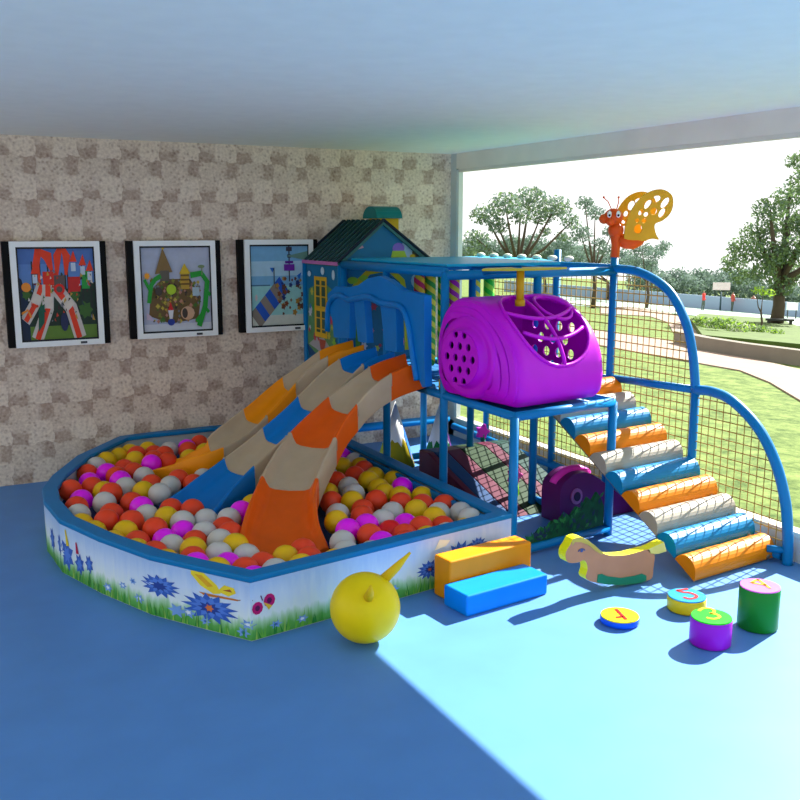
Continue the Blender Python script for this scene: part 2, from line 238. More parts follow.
FLOORM=mat('floor_blue_vinyl',(86,138,200),.5,.05,3,.25)
CEILM=mat('ceiling_paint',(248,248,236),.8,.02)
CONC=mat('lintel_plaster',(226,218,202),.8,.05,3)
SILLM=mat('sill_white',(215,208,192),.5,.03)
def struct(name,mb): return tag(mb.build(name),kind='structure')
b=MB(); b.box((.9,2.6,-.06),(8.3,11.4,.12),FLOORM); struct('floor',b)
b=MB(); b.box((1.175,2.6,2.93),(9.15,11.4,.18),CEILM)   # slab extended past the window, an unseen overhang added to shade the floor
struct('ceiling',b)
b=MB(); b.box((.83,YW+.1,1.42),(8.16,.2,2.84),STONE); struct('wall_back',b)
b=MB(); b.box((XW+.04,2.6,.08),(.08,11.06,.16),mat('wall_white',(214,216,214),.7,.03)); b.box((XW+.04,2.5,2.765),(.08,11.06,.15),CONC); b.box((XW+.04,8.08,1.42),(.08,.10,2.84),mat('jamb_grey',(190,196,192),.6,.03))
struct('wall_right',b)
b=MB(); b.box((XW+.04,2.53,.18),(.09,11.0,.035),SILLM); b.box((XW+.03,8.01,1.43),(.05,.04,2.5),mat('jamb_light',(214,222,216),.5,.02)); b.box((XW+.03,2.5,2.675),(.05,11.0,.03),SILLM)
struct('window_1',b)

# ------------------------------------------------------------------ framed pictures on the stone wall
def pic_fn(x0,y):  return lambda a,b_,d:(x0+a,y-d,b_)
def framed(x0,x1,z0,z1,label,painter):
    t=thing('framed_picture',((x0+x1)/2,YW,z0),label,'picture','framed playground pictures on the stone wall')
    b=MB(); b.box(((x0+x1)/2,YW-.03,(z0+z1)/2),(x1-x0,.06,z1-z0),BLACK); b.build('casing',t,bevel=.004)
    fx0=x0+.055; fx1=x1-.055; fw=.045; y=YW-.075
    b=MB()
    for c,dd in (((fx0+fw/2,y,(z0+z1)/2),(fw,.03,z1-z0-2*fw)),((fx1-fw/2,y,(z0+z1)/2),(fw,.03,z1-z0-2*fw)),(((fx0+fx1)/2,y,z0+fw/2),(fx1-fx0,.03,fw)),(((fx0+fx1)/2,y,z1-fw/2),(fx1-fx0,.03,fw))): b.box(c,dd,WHITE)
    b.build('border',t)
    b=MB(); b.box((fx1-.17,YW-.095,z0+fw*.5),(.05,.012,.018),mat('latch_grey',(70,74,80),.4)); b.build('clip',t)
    b=MB(); W=fx1-fx0-2*fw; H=z1-z0-2*fw; X0=fx0+fw; Z0=z0+fw
    f=lambda a,c,d:(X0+a*W,YW-.064-d,Z0+c*H)
    painter(b,f)
    for q in (quad(0,0,.02,1),quad(.98,0,1,1),quad(0,0,1,.02),quad(0,.98,1,1)): b.flat(q,f,C('edge',(30,34,40)),.02)
    b.build('print',t,recalc=False)
C=lambda n,r:mat('print_'+n,r,.4,.05,20)
def quad(x0,y0,x1,y1): return [(x0,y0),(x1,y0),(x1,y1),(x0,y1)]
def strip(pts,w):
    L_=[];R_=[]
    for i,p in enumerate(pts):
        a=pts[max(i-1,0)];c=pts[min(i+1,len(pts)-1)]; dx=c[0]-a[0];dy=c[1]-a[1];l=math.hypot(dx,dy) or 1
        ww=w[i] if isinstance(w,(list,tuple)) else w
        L_.append((p[0]-dy/l*ww/2,p[1]+dx/l*ww/2)); R_.append((p[0]+dy/l*ww/2,p[1]-dx/l*ww/2))
    return L_+R_[::-1]
def stepper(b,f):
    st=[0]
    def p(poly,name,rgb): st[0]+=.00012; b.flat(poly,f,C(name,rgb),st[0])
    return p
def paint1(b,f):
    p=stepper(b,f)
    p(quad(0,0,1,1),'sky',(92,130,190)); p(quad(0,.82,1,1),'sky_deep',(76,112,176)); p([(0,.45),(.1,.62),(.2,.5),(.3,.5),(1,.62),(1,0),(0,0)],'dark_green',(34,52,38)); p(quad(0,0,1,.16),'grass',(96,128,48)); p([(0,.0),(0,.7),(.05,.66),(.12,.4),(.12,0)],'night',(28,44,70))
    for x in (.18,.28,.38,.6,.63,.82,.93): p(quad(x,.3,x+.018,.85),'post',(40,44,40))
    for c in ((.3,.42,.09),(.72,.48,.07),(.85,.32,.1),(.55,.5,.07),(.1,.5,.06)): p(flower(c[0],c[1],c[2],7,.7),'bush',(60,100,40))
    p(strip([(.28,.62),(.24,.8),(.28,.95),(.4,.9),(.44,.75)],[.03,.09,.12,.12,.04]),'red',(228,62,30)); p(strip([(.5,.7),(.52,.9),(.58,1),(.64,.9),(.62,.7)],[.04,.1,.12,.1,.03]),'red',(228,62,30))
    p(quad(.32,.56,.5,.74),'red2',(214,48,28)); p(quad(.46,.5,.6,.7),'slate',(96,80,76)); p(quad(.64,.52,.8,.68),'red3',(190,36,34)); p(quad(.82,.55,.92,.74),'leafgreen',(40,150,60)); p(quad(.2,.6,.26,.72),'maroon',(110,30,50))
    for x,z in ((.72,.88),(.84,.84),(.93,.78),(.22,.76)): p([(x-.05,z-.04),(x+.05,z-.04),(x+.01,z+.08)],'red',(228,62,30)); p(quad(x-.03,z-.14,x+.03,z-.05),'paleblue',(190,205,220))
    for path,w in (([(.3,.6),(.2,.4),(.06,.22)],.13),([(.38,.6),(.36,.35),(.2,.02)],.15),([(.48,.56),(.66,.35),(.76,.02)],.16)):
        p(strip(path,w),'slidegrey',(200,190,182)); p(strip([((a*.97+.01),c) for a,c in path],w*.45),'red',(228,62,30))
        m=[(path[0][0]*.5+path[1][0]*.5,path[0][1]*.5+path[1][1]*.5),path[1]]; p(strip(m,w*.8),'slidegrey2',(214,202,190))
    R_=random.Random(2)
    for i in range(70): x=R_.uniform(.1,.97); z=R_.uniform(.2,.72); c=R_.choice([('p1a',(60,40,36)),('p1b',(200,60,40)),('p1c',(70,110,60)),('p1d',(210,200,196)),('p1e',(40,60,60)),('p1f',(190,150,60)),('p1g',(120,120,130))]); l=R_.uniform(.015,.04); p([(x,z),(x+l,z+l*R_.uniform(-1,1)),(x+l*.3,z+l*1.3)],c[0],c[1])
    p([(.32,.4),(.3,.2),(.22,.1),(.24,.36)],'teal',(30,90,70)); p(circ(.52,.55,.07,.06),'redring',(222,40,30)); p(circ(.52,.55,.04,.035),'slate',(96,80,76)); p(circ(.56,.2,.05,.1),'navy',(36,44,80)); p(circ(.1,.58,.06,.05),'orange',(230,140,50)); p(strip([(.02,.3),(.1,.34),(.14,.26)],.025),'orange',(230,140,50))
def paint2(b,f):
    p=stepper(b,f)
    p(quad(0,0,1,1),'lilac',(176,182,202)); p(quad(0,0,1,.1),'pale',(205,208,216))
    p([(.1,.2),(.14,.5),(.3,.62),(.7,.62),(.85,.4),(.8,.15),(.4,.1)],'brown',(112,86,48)); 
    R_=random.Random(5)
    for i in range(150): x=R_.uniform(.12,.84); z=R_.uniform(.12,.62); c=R_.choice([('olive',(130,128,50)),('dk',(60,52,40)),('tan',(170,130,80)),('moss',(72,112,42)),('khaki',(196,170,60)),('pinkish',(190,130,110)),('grey',(120,120,120))]); p(flower(x,z,R_.uniform(.012,.035),4,.6),c[0],c[1])
    p([(.2,.68),(.32,.98),(.45,.7)],'thatch',(132,104,60)); p(quad(.27,.6,.4,.72),'hut',(96,90,80)); p([(.54,.68),(.62,.8),(.7,.68)],'gold',(214,180,40)); p(quad(.56,.5,.68,.68),'gold2',(190,150,50)); p(circ(.325,.98,.02),'gold',(214,180,40))
    for z in (.55,.6,.65): p(quad(.56,z,.68,z+.02),'hutdk',(110,80,30))
    for path,w in (([(.1,.35),(.14,.55),(.2,.62),(.28,.66)],.055),([(.12,.5),(.05,.62)],.04),([(.7,.66),(.86,.68),(.94,.58),(.9,.3),(.8,.06)],.07),([(.9,.5),(.98,.42)],.04),([(.88,.3),(.95,.22)],.04),([(.85,.2),(.76,.12)],.05)): p(strip(path,w),'vine',(34,150,48))
    p(flower(.09,.66,.05,8),'orangeflower',(240,160,40)); p(circ(.42,.5,.07,.06),'lime',(170,200,40)); p(circ(.86,.76,.05,.02),'sage',(120,140,100)); p(quad(.86,.66,.875,.76),'sage',(120,140,100))
    p([(.36,.26),(.4,.36),(.44,.26)],'redfig',(210,40,40)); p([(.36,.26),(.44,.26),(.42,.16),(.38,.16)],'whitefig',(220,216,220)); p(circ(.4,.12,.05,.04),'bluefig',(40,60,150)); p(circ(.64,.22,.1,.08),'peach',(208,164,130)); p(circ(.6,.22,.04,.06),'cave',(70,60,50)); p(circ(.24,.48,.05),'cave',(70,60,50)); p([(.06,.24),(.12,.2),(.16,.14),(.06,.16)],'lav',(200,180,200)); p(quad(.72,.42,.82,.52),'glass',(170,190,200))
def paint3(b,f):
    p=stepper(b,f)
    p(quad(0,0,1,1),'seasky',(120,176,214)); p(quad(0,.62,1,.8),'cloud',(170,206,226)); p(quad(0,.5,.34,.515),'horizon',(70,110,140)); p(quad(0,.12,1,.5),'sea',(150,206,206)); p(quad(0,0,1,.14),'sand',(206,210,200))
    for path,w in (([(.55,.5),(.32,.3),(.08,.08)],.22),): 
        for i in range(6):
            a=(.58-.5*i/6,.52-.44*i/6); c=(.58-.5*(i+1)/6,.52-.44*(i+1)/6); p(strip([a,c],.24),('blueslide','stoneslide')[i%2],((40,90,190),(140,130,120))[i%2])
    R_=random.Random(9)
    for i in range(40): x=R_.uniform(.45,.98); z=R_.uniform(.15,.6); c=R_.choice([('umber',(98,66,54)),('taupe',(130,110,96)),('navy2',(44,62,120)),('ochre2',(170,130,60)),('rust',(120,70,50))]); p(flower(x,z,R_.uniform(.02,.05),5,.6),c[0],c[1])
    p(quad(.66,.55,.68,.98),'mast',(60,60,80)); p(quad(.58,.68,.76,.76),'purple',(112,40,160)); p(quad(.6,.77,.74,.8),'purple2',(96,30,140)); p(quad(.62,.92,.72,.97),'mastdk',(60,60,80)); p(quad(.64,.84,.7,.88),'mastdk',(60,60,80))
    p([(.34,.72),(.42,.72),(.38,.66)],'flagblue',(40,110,200)); p(quad(.4,.52,.415,.72),'mast',(60,60,80)); p([(.8,.62),(.88,.66),(.84,.56)],'flagblue',(40,110,200)); p([(.62,.86),(1,.8),(1,.92)],'palm',(110,150,140)); p(circ(.1,.36,.02,.04),'sail',(210,190,190))
framed(.70,1.505,1.155,2.01,'square framed picture of red and grey slides, at the left edge of the wall','' or paint1)
framed(1.675,2.49,1.175,2.01,'square framed picture of a thatched tree house with green vines, middle of the row',paint2)
framed(2.65,3.42,1.18,2.015,'framed picture of a blue seaside slide, partly behind the toy house roof',paint3)

# ------------------------------------------------------------------ ball pit
pit=thing('ball_pit',(2.2,6.0,0),'low angular ball pit with blue rim and flower printed outer wall','ball pit')
front=[(3.24,4.60)]
def inset(poly,k):
    n=len(poly); out=[]
    for i in range(n):
        a=Vector(poly[i-1]);b_=Vector(poly[i]);c=Vector(poly[(i+1)%n]); e1=(b_-a).normalized(); e2=(c-b_).normalized()
        n1=Vector((e1.y,-e1.x)); n2=Vector((e2.y,-e2.x)); m_=(n1+n2).normalized(); q=m_*(k/max(.4,m_.dot(n1))); out.append((b_.x+q.x,b_.y+q.y))
    return out
outer=[(3.235,4.60)]+PIT+[(3.235,8.06)]
RH=.345
inn=inset(outer,.075); 
if abs(inn[1][0]-outer[1][0])<1e-9 or not (inn[0][0]<outer[0][0]): inn=inset(outer,-.075)
# wall ring
def ring(mb,po,pi,z0,z1,mt,smooth=False):
    n=len(po); vs=[(x,y,z0) for x,y in po]+[(x,y,z1) for x,y in po]+[(x,y,z0) for x,y in pi]+[(x,y,z1) for x,y in pi]; fs=[]
    for i in range(n):
        j=(i+1)%n; fs+=[(i,j,n+j,n+i),(2*n+i,3*n+i,3*n+j,2*n+j),(n+i,n+j,3*n+j,3*n+i),(i,2*n+i,2*n+j,j)]
    mb.add(vs,fs,mt,smooth)
INW=mat('pit_inner',(205,212,208),.6,.03)
b=MB(); ring(b,outer,inset(outer,.06) if inn[0][0]==inset(outer,.075)[0][0] else inset(outer,-.06),0,.325,INW); b.build('wall',pit)
sg=1 if inset(outer,.06)[0][0]<outer[0][0] else -1
b=MB(); ring(b,inset(outer,-.008*sg),inset(outer,.095*sg),.318,.352,RIM); b.build('rim',pit,bevel=.01,seg=3)
b=MB(); b.box((3.115,6.28,.245),(.035,3.2,.15),RIM); b.build('side_pad',pit,bevel=.008)
b=MB(); b.prism(inset(outer,.05*sg),lambda a,c,d_:(a,c,d_),.005,.16,mat('pit_floor',(20,60,110),.6)); b.build('pit_floor',pit)
# printed mural wrapped round the visible side
mp=[outer[0]]+PIT[:9]
cum=[0]
for i in range(1,len(mp)): cum.append(cum[-1]+math.dist(mp[i],mp[i-1]))
def mural(a,zz,d_=0):
    a=max(0,min(cum[-1]-1e-6,a)); i=max(k for k in range(len(cum)) if cum[k]<=a); i=min(i,len(mp)-2); t=(a-cum[i])/(cum[i+1]-cum[i])
    p=Vector(mp[i]).lerp(Vector(mp[i+1]),t); e=(Vector(mp[i+1])-Vector(mp[i])).normalized(); nn=Vector((-e.y,e.x))*(1 if sg<0 else 1)
    # outward normal
    c=Vector((2.3,6.2)); 
    if (p-c).dot(nn)<0: nn=-nn
    return (p.x+nn.x*(.004+d_),p.y+nn.y*(.004+d_),zz)
def mural_mat():
    m=bpy.data.materials.new('mural_print'); m.use_nodes=True; nt=m.node_tree; N=nt.nodes; L=nt.links; bs=N['Principled BSDF']; bs.inputs['Roughness'].default_value=.45
    tc=N.new('ShaderNodeTexCoord'); sp=N.new('ShaderNodeSeparateXYZ'); L.new(tc.outputs['Object'],sp.inputs[0])
    mp_=N.new('ShaderNodeMapping'); mp_.inputs['Scale'].default_value=(30,30,5); L.new(tc.outputs['Object'],mp_.inputs[0])
    no=N.new('ShaderNodeTexNoise'); no.inputs['Scale'].default_value=1; no.inputs['Detail'].default_value=3; L.new(mp_.outputs[0],no.inputs['Vector'])
    ma=N.new('ShaderNodeMath'); ma.operation='MULTIPLY_ADD'; ma.inputs[1].default_value=-.11; L.new(no.outputs['Fac'],ma.inputs[0]); L.new(sp.outputs['Z'],ma.inputs[2])
    mr=N.new('ShaderNodeMapRange'); mr.inputs[1].default_value=-.06; mr.inputs[2].default_value=.25; L.new(ma.outputs[0],mr.inputs[0])
    r=N.new('ShaderNodeValToRGB'); e=r.color_ramp.elements; e[0].position=.0; e[0].color=lin((60,150,50))+(1,); e[1].position=1; e[1].color=lin((168,200,240))+(1,)
    for pos,c in ((.16,(96,176,76)),(.3,(170,215,170)),(.42,(225,240,240)),(.7,(205,225,248))): q=e.new(pos); q.color=lin(c)+(1,)
    L.new(mr.outputs[0],r.inputs['Fac']); L.new(r.outputs['Color'],bs.inputs['Base Color']); return m
MU=mural_mat()
b=MB()
nS=90
vs=[];fs=[]
ss=sorted(set([cum[-1]*i/nS for i in range(nS+1)]+cum[:-1]))
for s_ in ss: vs.append(mural(s_,.004)); vs.append(mural(s_,.32))
for i in range(len(ss)-1): fs.append((2*i,2*i+2,2*i+3,2*i+1))
b.add(vs,fs,MU)
lay=[0]
def mu(poly,name,rgb):
    lay[0]=(lay[0]+1)%14; b.flat(poly,mural,C(name,rgb),.0012+lay[0]*.0002)
sF=cum[1]   # arclength of the front corner
R_=random.Random(3)
for s_,z,r in ((sF+.42,.075,.06),(sF+.8,.07,.05),(sF+.95,.11,.04),(sF-.3,.05,.04),(sF+1.1,.06,.05),(sF-.9,.07,.05),(sF+.02,.09,.05)): mu(flower(s_,z,r,6,.5,.6),'sf1',(120,165,225)); mu(flower(s_,z,r*.4,5,.6,.6),'sf3',(225,235,245))
for i in range(230):    # grass blades
    s_=R_.uniform(.02,cum[-1]-.05); h=R_.uniform(.03,.1)*(1.2 if R_.random()<.2 else 1); l=R_.uniform(-.02,.02); c=R_.choice([('g1',(70,160,60)),('g2',(110,185,70)),('g3',(50,140,60)),('g4',(150,200,90))])
    mu([(s_-.006,.006),(s_+.006,.006),(s_+l,.01+h)],c[0],c[1])
def cornflower(s_,z,r,sq=.5):
    mu(flower(s_,z,r,13,.62,sq),'corn1',(58,100,190)); mu(flower(s_,z+.004,r*.72,11,.6,sq),'corn2',(86,130,215)); mu(flower(s_,z,r*.42,9,.6,sq),'corn3',(44,70,150)); mu(flower(s_,z,r*.16,6,.6,.7),'cornc',(220,120,60))
def smallflower(s_,z,r): mu(flower(s_,z,r,6,.5,.6),'sf1',(120,165,225)); mu(flower(s_,z,r*.35,5,.6,.6),'sf2',(60,100,180))
cornflower(sF+.27,.13,.2,.42); cornflower(sF+.62,.185,.155,.42); cornflower(sF-.62-.55,.13,.1,.6); 
cornflower(.42,.17,.13,.7); cornflower(.28,.2,.08,.7)
smallflower(sF+.5,.07,.07); smallflower(sF+.05,.04,.05); smallflower(sF-.14,.06,.04); smallflower(sF+.85,.16,.035); smallflower(.55,.06,.05); smallflower(sF+.3,.05,.04)
# side profiles of blue flowers further left
for s_,z,h in ((sF+1.42,.12,.06),(sF+1.58,.14,.09),(sF+1.68,.18,.06),(sF+1.9,.15,.07),(sF+1.3,.15,.05)):
    mu(flower(s_,z,h,7,.6,1.2),'corn1',(58,100,190)); mu(flower(s_,z,h*.6,6,.5,1.2),'corn2',(86,130,215)); mu(strip([(s_,z-h),(s_+.01,.01)],.008),'g3',(50,140,60))
mu(strip([(sF+1.56,.2),(sF+1.58,.3)],[.035,.012]),'tulipy',(230,205,40)); mu(strip([(sF+1.44,.18),(sF+1.45,.25)],[.035,.012]),'tulipr',(190,30,80))
# yellow butterfly
s0=sF-.0+.17
def wing(pts,n,rgb): mu([(s0-a*1.25,.215+c*1.05) for a,c in pts],n,rgb)
s0=sF+.24
wing([(0,0),(-.07,.03),(-.12,.08),(-.12,.1),(-.05,.1),(.02,.05),(.04,.01)],'by1',(240,215,50)); wing([(-.03,.03),(-.1,.085),(-.06,.085),(0,.04)],'by3',(226,170,40)); wing([(.02,.02),(.06,.06),(.11,.055),(.12,.03),(.08,.005)],'by1',(240,215,50)); wing([(.05,.03),(.09,.045),(.1,.03)],'by2',(170,90,40)); wing([(-.08,-.005),(.13,.0),(.13,-.008),(-.05,-.02)],'by2b',(200,120,50)); wing([(.13,.0),(.2,.01),(.2,.006),(.13,-.006)],'by4',(150,130,110))
# small magenta butterfly past the corner
s1=sF-.07
def w2(cx,cz,r): mu(circ(s1-cx,.19+cz,r,r*1.1,10),'mb1',(190,25,110)); mu(circ(s1-cx,.19+cz,r*.45,r*.5,8),'mb2',(90,20,80))
w2(-.035,-.015,.032); w2(.035,.012,.034); mu([(s1,.2),(s1-.03,.15),(s1-.05,.17)],'mb3',(225,190,60)); mu(strip([(s1+.005,.21),(s1+.015,.24)],.006),'mb2',(90,20,80))
# little pale flag shape at right end of the mural
mu([(.5,.28),(.58,.3),(.62,.24),(.53,.25)],'paleglow',(232,240,220))
b.build('mural',pit,recalc=False)

# balls
bm_=MB(); bm_.sphere((0,0,0),.080,BORG,20,12); proto=bm_.build('tmp_ball')
me0=proto.data; bpy.data.objects.remove(proto)
meshes={}
for k,mt in (('O',BORG),('Y',BYEL),('W',BWHI),('M',BMAG),('R',BRED)):
    m_=me0.copy(); m_.name='pit_ball_'+k; m_.materials.clear(); m_.materials.append(mt); meshes[k]=m_
def inslide(x,y):
    for pts in SLIDES:
        for a,c in zip(pts[:-1],pts[1:]):
            a_=Vector(a[:2]);c_=Vector(c[:2]); t0=(Vector((x,y))-a_).dot(c_-a_)/(c_-a_).length_squared; t=max(0,min(1,t0)); z=a[2]+(c[2]-a[2])*t
            w_=.262 if c is not pts[-1] else (.275 if t0<1 else .085)
            if (Vector((x,y))-a_.lerp(c_,t)).length<w_ and z<.44: return True
    return False
SLIDES=[
 [(3.30,5.95,1.05),(3.0,5.96,.965),(2.70,5.96,.77),(2.42,5.86,.56),(2.13,5.56,.37),(1.93,5.2,.235),(1.84,4.93,.16)],
 [(3.30,6.46,1.05),(3.0,6.46,.965),(2.62,6.36,.72),(2.30,6.30,.51),(2.0,6.22,.34),(1.72,6.08,.215),(1.53,5.95,.18)],
 [(3.30,6.95,1.05),(3.0,7.0,.965),(2.72,7.06,.76),(2.40,7.02,.52),(2.03,6.88,.34),(1.80,6.98,.235),(1.66,7.10,.205)]]
CN={'O':'orange-red','Y':'yellow','W':'off-white','M':'magenta','R':'bright red'}
zones={}
kept=[]
for (k,x,y) in BALLS:
    low=inslide(x,y)
    if low: continue
    kept.append((k,x,y))
def zone(x,y):
    if x<1.62 and y>5.2+0*(x): return 'in the left bay of the pit'
    if y>=7.05 : return 'along the back rim of the pit'
    if x>=2.12 or (x>1.9 and y<4.9 and x>2.0): return 'right of the orange slide'
    if y<5.25: return 'at the front corner of the pit'
    return 'between the blue and orange slides'
for q in kept: zones.setdefault((zone(q[1],q[2]),q[0]),[]).append(q)
ordn=['first','second','third','fourth','fifth','sixth','seventh','eighth','ninth','tenth','eleventh','twelfth','thirteenth','fourteenth','fifteenth','sixteenth','seventeenth','eighteenth','nineteenth','twentieth']
ordn+=['twenty-'+o for o in ordn[:9]]+['thirtieth']+['thirty-'+o for o in ordn[:9]]
def scrx(q): return (q[1]*.883-q[2]*.47)/(q[1]*.47+q[2]*.883)
rb=random.Random(11)
for (zn,k),l in zones.items():
    l.sort(key=scrx)
    for i,q in enumerate(l):
        o=bpy.data.objects.new('pit_ball',meshes[k]); COL.objects.link(o); o.location=(q[1],q[2],.262+rb.uniform(-.014,.016)); o.rotation_euler=(rb.random()*3,rb.random()*3,0)
        lab=('only %s ball %s'%(CN[k],zn)) if len(l)==1 else ('%s ball %s, %s of its colour from left'%(CN[k],zn,ordn[i]))
        tag(o,lab,'ball','plastic balls in the ball pit')

# ------------------------------------------------------------------ triple slide
sl=thing('triple_slide',(3.28,6.45,.0),'three-lane blue, orange and beige slide under a wavy blue canopy, ending in the ball pit','slide')
def lane(path,cols,name_label,w0=.2,last=1.0,sk=.11):
    n=8; P=[q+Vector((0,0,.04)) for q in cr(path,n)]; b=MB(); prof=[(-1,-.0),(-1,.075),(-.95,.09),(-.87,.085),(-.8,.05),(-.68,.012),(-.5,.0),(0,-.006),(.5,.0),(.68,.012),(.8,.05),(.87,.085),(.95,.09),(1,.075),(1,.0)]
    under=[(1,-.05),(-1,-.05)]
    full=prof+under; m=len(full); vs=[]
    N=len(P)
    for i,p in enumerate(P):
        t=(P[min(i+1,N-1)]-P[max(i-1,0)]).normalized(); side=Vector((t.y,-t.x,0)).normalized(); up=Vector((0,0,1))
        wd=w0*(1+(last-1)*max(0,(i/(N-1)-.7)/.3)); hs=1-.55*max(0,(i/(N-1)-.8)/.2)
        for a,c in full:
            vs.append(p+side*a*wd+up*(c*(hs if c>0 else 1) if c>-.04 else -sk+(sk-.05)*max(0,(i/(N-1)-.6)/.4)))
    for i in range(N-1):
        mt=cols[min(i//n,len(cols)-1)]
        b.add([],[],mt); k=b.m(mt)
        for j in range(m):
            b.f.append([i*m+j,i*m+(j+1)%m,(i+1)*m+(j+1)%m,(i+1)*m+j]); b.mi.append(k); b.sm.append(True)
    b.v=[tuple(v) for v in vs]
    b.f.append(list(range(m))); b.mi.append(b.m(cols[0])); b.sm.append(False)
    b.f.append([(N-1)*m+j for j in range(m)]); b.mi.append(b.m(cols[-1])); b.sm.append(False)
    o=b.build('slide_lane',sl); o['label']=name_label
    bv=o.modifiers.new('bevel','BEVEL'); bv.width=.012; bv.segments=2; bv.limit_method='ANGLE'; bv.angle_limit=.7
    # seam ribs at the colour changes
    for k in range(1,len(path)-1):
        i=k*n; p=P[i]; t=(P[i+1]-P[i-1]).normalized(); side=Vector((t.y,-t.x,0)).normalized()
        if cols[min(k,len(cols)-1)] is cols[k-1]: continue
        b=MB(); b.tube([p+side*a*w0*1.01*(1+(last-1)*max(0,(i/(N-1)-.7)/.3))+Vector((0,0,c*(1 if c<=0 else 1-.55*max(0,(i/(N-1)-.8)/.2))+.002)) for a,c in prof],.004,BEI,6); b.build('seam',o)
lane(SLIDES[0],[ORG,BEI,ORG,BEI,ORG,ORG],'orange and beige lane curving toward the front corner',.198,1.38)
lane(SLIDES[1],[SBL,BEI,SBL,BEI,SBL,SBL],'blue and beige middle lane',.178,1.3)
lane(SLIDES[2],[AMB,BEI,AMB,BEI,AMB,AMB],'amber and beige lane farthest back',.178,1.1)
CANOPY=[(max(a,5.585) if c>1.1 else max(a,5.57),c) for a,c in CANOPY]
b=MB(); b.prism(CANOPY,lambda a,c,d_:(3.2-d_,a,c),-.02,.04,SBL); b.build('canopy',sl,bevel=.014,seg=3)
b=MB(); b.tube(cr([(3.152,a_,c) for a_,c in ((7.25,1.25),(7.22,1.46),(7.1,1.55),(6.95,1.57),(6.83,1.545),(6.7,1.56),(6.53,1.585),(6.4,1.59),(6.25,1.56),(6.1,1.555),(5.98,1.56),(5.87,1.53),(5.79,1.42),(5.74,1.25),(5.67,1.05))],4),.024,SBL,10); b.build('canopy_lip',sl)

# ------------------------------------------------------------------ blue tube frame
fr=thing('play_structure',(4.0,6.0,0),'blue tube climbing frame with net sides and two quarter arches beside the window','play frame')
def post(x,y,z0,z1,r=.03,name='post'):
    b=MB(); b.tube([(x,y,z0),(x,y,z1)],r,BLUE,14); o=b.build(name,fr); return o
def rail(p,q,r=.028,mt=None,name='rail'):
    b=MB(); b.tube([p,q],r,mt or BLUE,14); return b.build(name,fr)
ZT=1.81; ZR=.945
P0=(3.31,4.69);P1=(4.2,4.80)
post(*P0,0,ZR+.0); post(*P1,0,ZR)
for x in (3.31,4.1):
    for y in (5.56,6.45,7.25): post(x,y,0,ZT)
post(4.82,5.56,0,ZT+.09); post(4.82,6.27,0,ZT+.13); post(4.82,7.3,0,ZT)
post(4.82,4.66,0,1.0)
rail((*P0,ZR),(*P1,ZR),.03); rail((*P0,ZR),(3.31,7.25,ZR)); rail((*P1,ZR),(4.1,7.25,ZR))
rail((*P0,.05),(*P1,.05),.03); rail((*P1,.05),(4.1,7.25,.05)); rail((3.31,7.98,.2),(4.8,7.98,.2),.04); rail((3.36,7.25,.05),(4.8,7.25,.05),.03)
for y in (5.56,6.45,7.25): rail((3.31,y,ZR),(4.1,y,ZR))
for y in (5.56,): rail((4.1,y,ZR),(4.82,y,ZR))
rail((4.82,5.56,.96),(4.82,4.66,1.0)); rail((4.82,5.56,.95),(4.82,7.3,.93))
rail((4.82,7.9,.13),(4.82,3.85,.05),.035,name='kerb_rail')
rail((3.31,5.56,ZT),(3.31,7.25,ZT),.035); rail((4.1,5.56,ZT),(4.1,7.25,ZT)); rail((4.82,5.56,ZT),(4.82,7.3,ZT),.033)
rail((3.31,5.56,ZT-.02),(4.82,5.56,ZT-.02),.034); rail((3.31,7.25,ZT),(4.82,7.3,ZT)); rail((3.31,6.45,ZT),(4.82,6.45,ZT))
rail((3.31,5.9,ZR+.0),(3.31,5.56,ZR+.0),.03)
# arches
b=MB(); a=[(4.82,4.66+.9*math.cos(t),1.0+.81*math.sin(t)) for t in [PI/2*0]]
UA=cr([(4.82,5.56,1.812),(4.82,5.27,1.79),(4.82,4.98,1.68),(4.82,4.80,1.48),(4.82,4.71,1.26),(4.82,4.66,1.0)],8); b.tube(UA,.032,BLUE,14); b.build('arch_rail',fr)
LA=cr([(4.82,4.66,1.0),(4.82,4.51,1.01),(4.82,4.33,.975),(4.82,4.11,.84),(4.82,3.95,.64),(4.82,3.85,.40),(4.82,3.81,.16),(4.82,3.80,0.0)],8); b=MB(); b.tube(LA,.034,BLUE,14); b.build('arch_rail',fr)
rail((4.82,3.81,.09),(4.74,3.90,.09),.024,name='foot_stub')
# net
NET=mat('net_cord',(178,146,70),.7,.1)
b=MB()
def netseg(p,q): 
    b.tube([p,q],.0042,NET,4)
def ztop(y):
    if y>=5.56: return 1.80
    A=UA if y>=4.66 else LA
    best=None
    for p,q in zip(A[:-1],A[1:]):
        if min(p.y,q.y)-1e-6<=y<=max(p.y,q.y)+1e-6:
            t=(y-p.y)/((q.y-p.y) or 1e-9); z=p.z+(q.z-p.z)*t; best=z if best is None else max(best,z)
    return best if best is not None else .02
step=.062
y=3.84
while y<7.28:
    z0=.06; netseg((4.82,y,z0),(4.82,y,ztop(y)-.01)); y+=step
z=.08
while z<1.8:
    # leftmost reach of this height on the arches
    ys=[y_*.01 for y_ in range(381,730) if ztop(y_*.01)>z]
    if ys: netseg((4.82,ys[0],z),(4.82,7.28,z))
    z+=step
b.build('net',fr,recalc=False)
# platform decks
b=MB(); b.box((3.705,6.4,.925),(.73,1.66,.035),mat('deck_blue',(30,110,170),.6)); b.build('deck',fr,bevel=.005)
b=MB(); b.box((4.46,6.42,.93),(.66,1.72,.04),CYAN); b.build('deck',fr,bevel=.008)  # rear of this deck extended to shade the ramp beneath
b=MB(); b.box((3.72,5.16,.925),(.74,.72,.03),mat('deck_blue',(30,110,170),.6)); o=b.build('deck',fr,bevel=.005)
